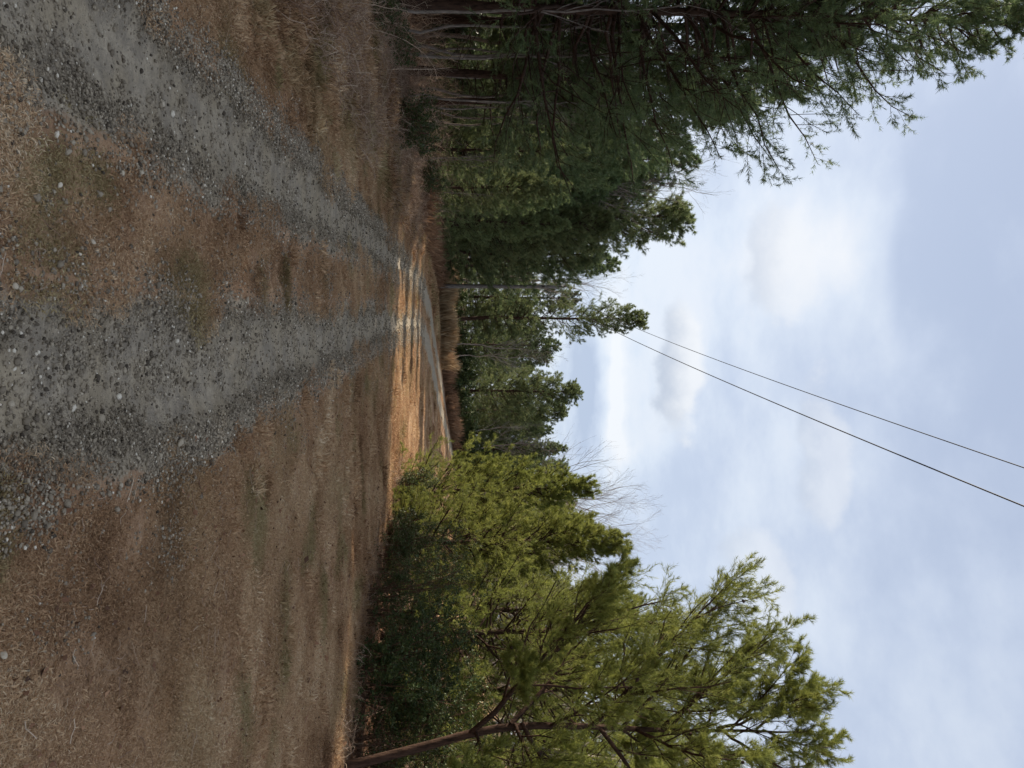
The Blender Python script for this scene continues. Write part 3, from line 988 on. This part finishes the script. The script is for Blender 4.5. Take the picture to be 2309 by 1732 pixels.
for i in range(30):
    x = -9 + i * .85 + rg2.uniform(-.4, .4)
    y = 53.5 + rg2.uniform(-1, 4) + max(0, x + 2) * .75
    place_tree(SF, 'shrub', 'dark shrub of the undergrowth below the far pines', 'shrub', 'undergrowth below the far pines',
               x, y, rg2.uniform(0, 6.28), rg2.uniform(.7, 1.3), names=('stems', 'leaves'))

# ------------------------------------------------------------------ utility pole and wires
def utility_pole():
    px, py = -5.85, 46.0
    e = bpy.data.objects.new('utility_pole', None)
    COL.objects.link(e)
    e.location = (px, py, hz(px, py))
    tag(e, 'slim weathered wooden utility pole at the edge of the far trees', 'utility pole')
    k = 8
    P = np.stack([np.zeros(k), np.zeros(k), np.linspace(-.3, 7.45, k)], 1)
    V, T = tubes(P[None], np.linspace(.135, .095, k)[None], 12)
    V = np.concatenate([V, [[0, 0, 7.47]]])
    top = np.arange((k - 1) * 12, k * 12)
    T = np.concatenate([T, np.stack([top, np.roll(top, -1), np.full(12, len(V) - 1)], 1)])
    add_obj('post', make_mesh('pole_post', V, T, M['pole']), e)
    g = np.array([[[.10 + .0 * i, -.09, z] for i, z in enumerate(np.linspace(0, 7.3, 6))]])
    g[0, :, 0] = np.linspace(.105, .075, 6); g[0, :, 1] = np.linspace(-.1, -.07, 6)
    add_obj('ground_wire', make_mesh('pole_ground_wire', *tubes(g, np.full((1, 6), .012), 5), M['bark_pale']), e)
    pin = np.array([[[0, -.06, 7.1], [0, -.1, 7.45], [0, -.1, 7.7]]])
    add_obj('pin', make_mesh('pole_pin', *tubes(pin, np.array([[.02, .02, .016]]), 6), M['stone']), e)
    ins = np.array([[[0, -.1, z] for z in (7.58, 7.6, 7.64, 7.66, 7.70, 7.72, 7.78)]])
    add_obj('insulator', make_mesh('pole_insulator', *tubes(ins, np.array([[.02, .06, .06, .035, .05, .045, .01]]), 10), M['stone'], smooth=True), e)
    sp = np.array([[[0, -.09, z] for z in (6.28, 6.32, 6.36, 6.40, 6.44)]])
    add_obj('spool', make_mesh('pole_spool', *tubes(sp, np.array([[.045, .045, .028, .045, .045]]), 10), M['stone'], smooth=True), e)


utility_pole()


def wire(f, off, r, label):
    ys = np.linspace(45.9, -26, 90)
    xs = 1.0 + (8.8 - ys) * .183 + off * (46 - ys) / 38
    P = np.stack([xs, ys, f(ys)], 1)
    o = add_obj('power_line', make_mesh('power_line', *tubes(P[None], np.full((1, 90), r), 6), M['wire'], smooth=True))
    tag(o, label, 'power line', 'overhead wires')


mw, gw = new_mat('wire_metal')
finish(gw, (.06, .062, .07, 1), .6, None, .4)
M['wire'] = mw
wire(lambda y: 6.94 + .00318 * (y - 29.5) ** 2, 0.0, .0075, 'thinner upper overhead wire from the pole top into the sky')
wire(lambda y: 6.16 + .00239 * (y - 34.1) ** 2, 0.22, .0095, 'thicker lower overhead wire from the pole into the sky')

# ------------------------------------------------------------------ gravel
def ico():
    ph = (1 + 5 ** .5) / 2
    v = np.array([(-1, ph, 0), (1, ph, 0), (-1, -ph, 0), (1, -ph, 0), (0, -1, ph), (0, 1, ph), (0, -1, -ph), (0, 1, -ph), (ph, 0, -1), (ph, 0, 1), (-ph, 0, -1), (-ph, 0, 1)], float)
    t = np.array([(0, 11, 5), (0, 5, 1), (0, 1, 7), (0, 7, 10), (0, 10, 11), (1, 5, 9), (5, 11, 4), (11, 10, 2), (10, 7, 6), (7, 1, 8), (3, 9, 4), (3, 4, 2), (3, 2, 6), (3, 6, 8), (3, 8, 9), (4, 9, 5), (2, 4, 11), (6, 2, 10), (8, 6, 7), (9, 8, 1)])
    return unit(v), t


def stones(n, x, y, size, rng, sink=.25):
    v, t = ico()
    V = v[None] * (1 + rng.normal(size=(n, 12, 1)) * .16)
    V = V * np.stack([rng.uniform(.75, 1.25, n), rng.uniform(.7, 1.1, n), rng.uniform(.45, .8, n)], 1)[:, None]
    a = rng.random(n) * 6.283
    c, s = np.cos(a)[:, None], np.sin(a)[:, None]
    X = V[..., 0] * c - V[..., 1] * s; Y = V[..., 0] * s + V[..., 1] * c
    tx = rng.normal(size=(n, 1)) * .3
    Z = V[..., 2] + X * tx
    V = np.stack([X, Y, Z], -1) * (size * .5)[:, None, None]
    V[..., 0] += x[:, None]; V[..., 1] += y[:, None]
    V[..., 2] += (height(x, y) + size * .5 * (.55 - sink))[:, None]
    T = t[None] + (np.arange(n) * 12)[:, None, None]
    return V.reshape(-1, 3), T.reshape(-1, 3)


def scatter(name, label, cat, pts, attrs, templates, align=False):
    """stuff: patches instanced on a cloud of points with geometry nodes"""
    me = bpy.data.meshes.new(name)
    me.vertices.add(len(pts))
    me.vertices.foreach_set('co', np.ascontiguousarray(pts, dtype=np.float32).ravel())
    for an, av in attrs.items():
        if an == 'pick':
            a = me.attributes.new(an, 'INT', 'POINT')
            a.data.foreach_set('value', np.ascontiguousarray(av, dtype=np.int32))
        else:
            a = me.attributes.new(an, 'FLOAT', 'POINT')
            a.data.foreach_set('value', np.ascontiguousarray(av, dtype=np.float32))
    coll = bpy.data.collections.new(name + '_patches')
    for i, t in enumerate(templates):
        coll.objects.link(bpy.data.objects.new('%s_patch_%02d' % (name, i), t))
    ng = bpy.data.node_groups.new(name + '_scatter', 'GeometryNodeTree')
    ng.interface.new_socket('Geometry', in_out='INPUT', socket_type='NodeSocketGeometry')
    ng.interface.new_socket('Geometry', in_out='OUTPUT', socket_type='NodeSocketGeometry')
    N, Lk = ng.nodes, ng.links
    gi = N.new('NodeGroupInput'); go = N.new('NodeGroupOutput')
    ci = N.new('GeometryNodeCollectionInfo')
    ci.inputs['Collection'].default_value = coll
    ci.inputs['Separate Children'].default_value = True
    ci.inputs['Reset Children'].default_value = True
    ip = N.new('GeometryNodeInstanceOnPoints')
    ip.inputs['Pick Instance'].default_value = True

    def na(nm, ty):
        n = N.new('GeometryNodeInputNamedAttribute')
        n.data_type = ty
        n.inputs['Name'].default_value = nm
        return n.outputs['Attribute']
    Lk.new(gi.outputs[0], ip.inputs['Points'])
    Lk.new(ci.outputs[0], ip.inputs['Instance'])
    Lk.new(na('pick', 'INT'), ip.inputs['Instance Index'])
    cx = N.new('ShaderNodeCombineXYZ')
    Lk.new(na('rot', 'FLOAT'), cx.inputs[2])
    Lk.new(cx.outputs[0], ip.inputs['Rotation'])
    Lk.new(na('scl', 'FLOAT'), ip.inputs['Scale'])
    Lk.new(ip.outputs[0], go.inputs[0])
    o = add_obj(name, me)
    md = o.modifiers.new('scatter', 'NODES')
    md.node_group = ng
    me.materials.append(M['stone'])
    return tag(o, label, cat, kind='stuff')


def gravel():
    rng = np.random.default_rng(3)
    # patches of loose stones for the thick margins
    temps = []
    v, t = ico()
    for q in range(6):
        n = 34
        a = rng.random(n) * 6.283; rr = np.sqrt(rng.random(n)) * .11
        sz = .005 + .0145 * rng.random(n) ** 2.4
        V = v[None] * (1 + rng.normal(size=(n, 12, 1)) * .16) * np.stack([rng.uniform(.75, 1.25, n), rng.uniform(.7, 1.1, n), rng.uniform(.5, .85, n)], 1)[:, None]
        V = V * (sz * .5)[:, None, None]
        ca, sa = np.cos(a)[:, None], np.sin(a)[:, None]
        V = np.stack([V[..., 0] * ca - V[..., 1] * sa, V[..., 0] * sa + V[..., 1] * ca, V[..., 2]], -1)
        V[..., 0] += (np.cos(a) * rr)[:, None]; V[..., 1] += (np.sin(a) * rr)[:, None]; V[..., 2] += (sz * .2)[:, None]
        T = t[None] + (np.arange(n) * 12)[:, None, None]
        tint = np.clip(rng.normal(.44, .19, n) + (rng.random(n) < .02) * .35, 0, 1)
        sz_ = sz
        temps.append(make_mesh('gravel_patch', V.reshape(-1, 3), T.reshape(-1, 3), M['stone'], {'tint': np.repeat(tint, 12)}))
    PX, PY_, SC_ = [], [], []
    for y0, y1, n, sc in ((1.7, 4.5, 9000, 1.0), (4.5, 8.5, 11000, 1.1), (8.5, 16, 13000, 1.35), (16, 32, 13000, 1.9)):
        yy = rng.uniform(y0, y1, n)
        xx = rng.uniform(np.interp(yy, _cur, _cl) - .9, np.interp(yy, _cur, _cr) + 1.1)
        road, grav, dl, dr = masks(xx, yy)
        k = rng.random(n) < np.clip(grav - .2, 0, 1) ** 1.5 * .66 + .03
        PX.append(xx[k]); PY_.append(yy[k]); SC_.append(np.full(k.sum(), sc))
    x = np.concatenate(PX); y = np.concatenate(PY_)
    n = len(x)
    scatter('gravel', 'loose grey gravel along the edges of the wheel tracks', 'gravel', np.stack([x, y, height(x, y)], 1),
            {'rot': rng.random(n) * 6.283, 'scl': np.concatenate(SC_) * rng.uniform(.75, 1.3, n), 'pick': rng.integers(0, 6, n)}, temps)
    # single scattered pebbles
    acc = Acc()
    for y0, y1, n, s0, s1 in ((1.7, 4.5, 7000, .012, .04), (4.5, 8.5, 6000, .014, .042), (8.5, 16, 6000, .018, .045), (16, 28, 3000, .028, .05)):
        yy = rng.uniform(y0, y1, n)
        xx = rng.uniform(np.interp(yy, _cur, _cl) - .7, np.interp(yy, _cur, _cr) + .8)
        road, grav, dl, dr = masks(xx, yy)
        keep = rng.random(n) < np.clip(grav * .7 + road * .35 + .1, 0, 1) * .62
        xx, yy = xx[keep], yy[keep]
        m_ = len(xx)
        V, T = stones(m_, xx, yy, s0 + (s1 - s0) * rng.random(m_) ** 2.6, rng)
        tint = np.clip(rng.normal(.40, .2, m_) + (rng.random(m_) < .015) * .45, 0, 1)
        acc.add(V, T, np.repeat(tint, 12))
    o = add_obj('pebbles', acc.mesh('pebbles', M['stone']))
    tag(o, 'scattered grey pebbles pressed into the bare wheel tracks', 'pebbles', kind='stuff')


gravel()

# larger stones that can be pointed at one by one
big = [
    (.30, 2.84, .055, .9, 'largest pale stone at the near edge of the gravel'),
    (.38, 2.97, .045, .8, 'light grey stone just beyond the largest pale stone'),
    (.16, 3.62, .062, .62, 'round bluish grey stone alone in the middle of the near track'),
    (-.02, 4.62, .055, .35, 'dark stone standing on edge in the near track'),
    (-.35, 2.85, .036, .88, 'pale round stone at the near inner edge of the straight track'),
    (-.80, 3.20, .032, .97, 'white stone in the grass between the two tracks'),
    (-.62, 3.45, .045, .93, 'small whitish stone between the tracks near the straight track'),
    (-1.0, 3.75, .042, .92, 'whitish stone between the tracks near the other track'),
    (.33, 4.45, .06, .7, 'flat buff stone on the gravel margin by the field'),
    (-.52, 4.15, .05, .25, 'dark stone on the inner gravel margin'),
    (.95, 2.80, .045, .85, 'pale stone lying in the near grass beyond the gravel'),
    (-1.30, 3.85, .035, .95, 'small white stone on the bare track by the wood'),
]
rb = np.random.default_rng(41)
for x, y, s, ti, lb in big:
    V, T = stones(1, np.array([0.0]), np.array([0.0]), np.array([s]), rb, sink=.05)
    V[:, 2] -= hz(0, 0)
    V = np.asarray(V)
    me = make_mesh('stone', V, T, M['stone'], {'tint': np.full(len(V), ti)})
    o = add_obj('stone', me, None, (x, y, hz(x, y)))
    md = o.modifiers.new('round', 'SUBSURF'); md.levels = 1; md.render_levels = 1
    tag(o, lb, 'stone', 'larger stones on the track')

# ------------------------------------------------------------------ grass
def blades(x, y, L, wd, tilt, rng, droop=.35, flat=False, jit=.35):
    """two-triangle bent blades"""
    n = len(x)
    z = np.full(n, -.004) if flat else height(x, y) - .004
    a = rng.random(n) * 6.283
    d = np.stack([np.cos(a) * np.sin(tilt), np.sin(a) * np.sin(tilt), np.cos(tilt)], 1)
    b = rng.random(n) * 6.283
    sd_ = np.stack([np.cos(b), np.sin(b), np.zeros(n)], 1) * (wd * .5)[:, None]
    p0 = np.stack([x, y, z], 1)
    p1 = p0 + d * (L * .55)[:, None]
    d2 = d.copy(); d2[:, 2] -= droop * np.sin(tilt) + rng.normal(size=n) * .15
    d2[:, :2] += rng.normal(size=(n, 2)) * jit
    p2 = p1 + unit(d2) * (L * .5)[:, None]
    p2[:, 2] = np.maximum(p2[:, 2], z + .003)
    V = np.stack([p0 - sd_, p0 + sd_, p1 + sd_ * .8, p2], 1).reshape(-1, 3)
    q = np.arange(n)[:, None] * 4
    T = np.concatenate([q + [0, 1, 2], q + [0, 2, 3]])
    return V, T


def short_grass():
    rng = np.random.default_rng(8)
    temps = []
    for q in range(7):
        n = 420
        a = rng.random(n) * 6.283; rr = np.sqrt(rng.random(n)) * .17
        if q >= 5:
            n = 200; a = a[:n]; rr = rr[:n] * .7
        L = (.022 if q < 5 else .05) * rng.uniform(.45, 1.5, n)
        tilt = np.radians(np.clip(rng.normal(68 if q < 5 else 45, 16, n), 8, 88))
        V, T = blades(np.cos(a) * rr, np.sin(a) * rr, L, .0013 * rng.uniform(.7, 1.4, n), tilt, rng, flat=True)
        temps.append(make_mesh('grass_patch', V, T, M['grass'], {'tint': np.repeat(rng.normal(0, .17, n), 4)}))
    X, Y, S_, G_, T_, K_ = [], [], [], [], [], []
    for y0, y1, n, sc in ((1.7, 4.6, 7500, .85), (4.6, 8.5, 11000, 1.0), (8.5, 15, 16000, 1.25), (15, 28, 18000, 1.7), (28, 56, 14000, 2.2)):
        yy = rng.uniform(y0, y1, n)
        xx = rng.uniform(-1, 1, n) * (yy * .6 + .8)
        road, grav, dl, dr = masks(xx, yy)
        l, r, f = forest_edge(xx, yy)
        dens = (1 - 1.3 * sstep(.05, .5, road)) * (1 - .62 * np.clip(grav, 0, 1)) * (1 - np.clip(np.maximum(np.maximum(l, r), f) * 1.1, 0, 1))
        dens *= .2 + .8 * sstep(.28, .6, vnoise(xx, yy, .22, 61) * .6 + vnoise(xx, yy, .8, 62) * .4)
        k = rng.random(n) < dens
        xx, yy = xx[k], yy[k]
        m_ = len(xx)
        verge = sstep(-2.3, -3.4, xx - (np.interp(yy, _cur, _cl) + 1.6))
        patch = vnoise(xx, yy, 1.1, 71) * .5 + vnoise(xx, yy, .3, 72) * .5
        tint = .45 + (patch - .5) * .85 + rng.normal(size=m_) * .11
        gr = sstep(.74, .9, vnoise(xx, yy, .45, 83)) * .65 + sstep(.76, .9, vnoise(xx, yy, 1.3, 55)) * .15 + sstep(.55, .75, vnoise(xx, yy, .6, 57)) * verge * .6
        X.append(xx); Y.append(yy); T_.append(tint); G_.append(np.clip(gr, 0, .55))
        S_.append(sc * rng.uniform(.6, 1.35, m_) * (1 + .5 * verge))
        K_.append(np.where(rng.random(m_) < np.where(yy < 5.5, 0, .03) + .5 * verge, rng.integers(5, 7, m_), rng.integers(0, 5, m_)))
    x, y = np.concatenate(X), np.concatenate(Y)
    n = len(x)
    scatter('grass', 'short dry brown grass with faint green patches over the field and verge', 'grass', np.stack([x, y, height(x, y)], 1),
            {'rot': rng.random(n) * 6.283, 'scl': np.concatenate(S_), 'pick': np.concatenate(K_), 'ptint': np.concatenate(T_), 'pgreen': np.concatenate(G_)}, temps)


short_grass()


def tall(name, label, mat, pts, Lr, wd, seed, tilt=(4, 22)):
    rng = np.random.default_rng(seed)
    x, y = pts
    n = len(x)
    L = rng.uniform(*Lr, n)
    L = L * (.55 + .75 * vnoise(x, y, .7, 31))
    V, T = blades(x, y, L, wd * rng.uniform(.6, 1.3, n), np.radians(rng.uniform(*tilt, n)), rng, .5, jit=.13)
    acc = Acc()
    acc.add(V, T, np.repeat(np.clip(rng.normal(.5, .25, n) + (vnoise(x, y, 1.5, 4) - .5) * .6, 0, 1), 4))
    tag(add_obj(name, acc.mesh(name, M[mat])), label, 'grass', kind='stuff')


rt = np.random.default_rng(12)


def band(n, xr, yf, thr, s, off):
    x = rt.uniform(*xr, n); y = yf(x) + rt.uniform(-1, 1, n) * 1.0
    k = vnoise(x, y, s, off) > thr
    return x[k], y[k]


x = rt.uniform(-9.5, -1.0, 20000); y = 47.6 + np.maximum(0, x + 3) * 1.2 + rt.uniform(-.8, 3.0, len(x))
k = vnoise(x, y, 1.1, 90) > .36
tall('tall_grass', 'tall tan dry grass standing at the foot of the far trees', 'tall_grass', (x[k], y[k]), (.5, 1.2), .011, 51, (1, 14))
x = rt.uniform(-4.0, 9.0, 16000); y = 49.5 + (x + 3) * 1.05 + rt.uniform(-1.2, 2.5, len(x))
k = (vnoise(x, y, 1.3, 92) > .3)
tall('broom_grass', 'rusty brown broom grass bordering the far bend of the track', 'broom', (x[k], y[k]), (.35, 1.0), .014, 52, (2, 20))
x = rt.uniform(-7.4, -5.2, 9000); y = rt.uniform(24, 47, len(x)); x = x - .02 * (y - 24)
k = vnoise(x, y, 1.0, 94) > .42
tall('verge_grass', 'reddish brown dead growth along the foot of the verge pines', 'broom', (x[k], y[k]), (.25, .8), .014, 53, (6, 40))

# ------------------------------------------------------------------ verge brush: tangled dead stems
def brush(name, label, cat, x, y, Lr, seed, r=.0028, arch=.6, k=6, mat='stem', tw=3):
    rng = np.random.default_rng(seed)
    n = len(x)
    a = rng.random(n) * 6.283
    L = rng.uniform(*Lr, n)
    e = np.radians(rng.uniform(25, 85, n))
    d = np.stack([np.cos(a) * np.cos(e), np.sin(a) * np.cos(e), np.sin(e)], 1)
    t = np.linspace(0, 1, k)[None, :, None]
    P = np.stack([x, y, height(x, y) - .02], 1)[:, None] + d[:, None] * L[:, None, None] * t
    P[..., 2] -= arch * (L * np.sin(e))[:, None] * t[..., 0] ** 2.2
    P += np.cumsum(rng.normal(size=P.shape) * .045, axis=1) * L[:, None, None] * (t > 0)
    P[..., 2] = np.maximum(P[..., 2], height(x, y)[:, None] + .005 * (t[..., 0] > 0) - .02)
    Rr = np.broadcast_to(np.linspace(r, r * .5, k), P.shape[:2])
    acc = Acc()
    ti = np.clip(rng.normal(.5, .25, n), 0, 1)
    V, T = tubes(P, Rr, 3)
    acc.add(V, T, np.repeat(ti, k * 3))
    if tw:
        B, Br = spawn(P, Rr, tw, .25, .95, 42, 14, .4, .05, -.05, 3, rng, rmin=r * .45, wig=.06)
        V, T = tubes(B, Br, 3)
        acc.add(V, T, np.repeat(np.repeat(ti, tw), 9))
    tag(add_obj(name, acc.mesh(name, M[mat])), label, cat, kind='stuff')


x = rt.uniform(-7.4, -3.2, 7000); y = rt.uniform(6.5, 24, 7000)
k = (x < -3.3 - .045 * y + (vnoise(x, y, .9, 97) - .5) * 1.6) & (vnoise(x, y, .8, 98) > .3)
brush('dead_brush', 'tangle of dead brown stems and brambles between the verge and the dark wood', 'brush', x[k], y[k], (.35, .95), 61, r=.0042)
x = rt.uniform(-9.5, -6.3, 1300); y = rt.uniform(10, 30, 1300)
brush('wood_undergrowth', 'thin grey twigs of undergrowth inside the edge of the dark wood', 'undergrowth', x, y, (.6, 1.9), 62, r=.0045, arch=.25)
x = rt.uniform(2.2, 9.0, 700); y = rt.uniform(10.5, 24, 700)
_, rr_, _ = forest_edge(x, y)
k = rr_ > .6
brush('pine_undergrowth', 'bare brown twigs tangled under the lit pines', 'undergrowth', x[k], y[k], (.5, 1.5), 63, r=.0035, arch=.3)

y = rt.uniform(9.6, 20, 450); x = np.interp(y, [8, 10.4, 13.3, 19, 26], [6.0, 4.5, 3.0, 1.9, 3.2]) + rt.normal(size=450) * .2
brush('thicket_edge', 'short dead stems and weeds along the front of the dark thicket', 'weeds', x, y, (.12, .5), 64, r=.003, arch=.5)

# arching bramble canes that stand out singly
canes = [
    ((-4.35, 8.5), (-.9, .5), 1.75, 'long pale bramble cane arching up out of the verge brush'),
    ((-4.7, 9.6), (.5, -.6), 1.3, 'straight pale stalk leaning toward the track from the brush'),
    ((-5.3, 11.6), (.7, .3), 1.6, 'pale bramble cane arching over below the tallest pine'),
    ((-5.6, 13.8), (-.3, .6), 1.9, 'tall pale curved stalk in front of the thin saplings'),
]
rc = np.random.default_rng(17)
for (cx, cy), (dx, dy), L, lb in canes:
    t = np.linspace(0, 1, 14)
    P = np.stack([dx * L * .55 * t ** 1.6, dy * L * .55 * t ** 1.6, L * (t - .38 * t ** 3)], 1) + np.cumsum(rc.normal(size=(14, 3)) * .006, 0)
    P[0] = (0, 0, -.05)
    w = Acc()
    Rr = np.linspace(.006, .0025, 14)
    w.add(*tubes(P[None], Rr[None], 5), .85)
    B, Br = spawn(P[None], Rr[None], 7, .35, .98, 50, 12, .16, .05, -.08, 4, rc, rmin=.0016)
    V, T = tubes(B, Br, 3)
    w.add(V, T, .8)
    o = add_obj('bramble_cane', w.mesh('bramble_cane', M['stem'], smooth=True), None, (cx, cy, hz(cx, cy)))
    tag(o, lb, 'bramble', 'bramble canes on the verge')

# ------------------------------------------------------------------ fallen leaves
def leaves(name, label, x, y, size, seed, lift=.01):
    rng = np.random.default_rng(seed)
    n = len(x)
    pos = np.stack([x, y, height(x, y) + lift + rng.random(n) * .015], 1)
    d = unit(rng.normal(size=(n, 3)) * [1, 1, .35])
    s_ = unit(np.cross(d, rng.normal(size=(n, 3)) * .5 + [0, 0, 1]))
    L = (size * rng.uniform(.6, 1.3, n))[:, None]
    nr = np.cross(d, s_)
    V = np.stack([pos - d * L * .5, pos + s_ * L * .32 + nr * L * .15, pos + d * L * .5, pos - s_ * L * .32 + nr * L * .15], 1).reshape(-1, 3)
    V[:, 2] = np.maximum(V[:, 2], np.repeat(height(x, y), 4) + .003)
    q = np.arange(n)[:, None] * 4
    T = np.concatenate([q + [0, 1, 2], q + [0, 2, 3]])
    acc = Acc()
    acc.add(V, T, np.repeat(np.clip(rng.normal(.45, .28, n), 0, 1), 4))
    tag(add_obj(name, acc.mesh(name, M['litter'])), label, 'leaves', kind='stuff')


n = 26000
x = np.concatenate([rt.uniform(-10, -4.2, n // 2), rt.uniform(1.5, 10, n // 2)]); y = np.concatenate([rt.uniform(7, 34, n // 2), rt.uniform(8, 26, n // 2)])
l, r, f = forest_edge(x, y)
k = rt.random(n) < np.maximum(l, r) + .03
leaves('fallen_leaves', 'brown fallen leaves carpeting the ground under the trees', x[k], y[k], .075, 71, .02)
x = rt.uniform(.3, 9, 6500); y = rt.uniform(2.2, 17, 6500)
k = (x < y * .62) & (vnoise(x, y, .7, 12) > .45)
leaves('field_leaves', 'scattered dark fallen leaves on the brown field', x[k], y[k], .036, 72, .01)


def straw():
    rng = np.random.default_rng(29)
    n = 2000
    y = rng.uniform(2.2, 11, n); x = rng.uniform(-1, 1, n) * (y * .6 + .6)
    road, grav, dl, dr = masks(x, y)
    l, r, f = forest_edge(x, y)
    k = (road < .25) & (np.maximum(l, r) < .5) & (vnoise(x, y, .8, 44) > .42)
    x, y = x[k], y[k]; n = len(x)
    a = rng.random(n) * 6.283; L = rng.uniform(.04, .15, n)
    t = np.linspace(-.5, .5, 4)[None, :]
    c = rng.normal(size=(n, 1)) * .35
    X = x[:, None] + np.cos(a)[:, None] * L[:, None] * t - np.sin(a)[:, None] * L[:, None] * c * (t * t)
    Y = y[:, None] + np.sin(a)[:, None] * L[:, None] * t + np.cos(a)[:, None] * L[:, None] * c * (t * t)
    Z = height(X.ravel(), Y.ravel()).reshape(X.shape) + .014 + rng.random((n, 1)) * .012 + rng.normal(size=X.shape) * .004
    V, T = tubes(np.stack([X, Y, Z], -1), np.full((n, 4), .0013) * rng.uniform(.7, 1.5, (n, 1)), 3)
    acc = Acc()
    acc.add(V, T, np.repeat(np.clip(rng.normal(.6, .25, n), 0, 1), 12))
    tag(add_obj('straw', acc.mesh('straw', M['stem'])), 'loose pale straw stalks lying on the mown brown grass', 'straw', kind='stuff')


straw()
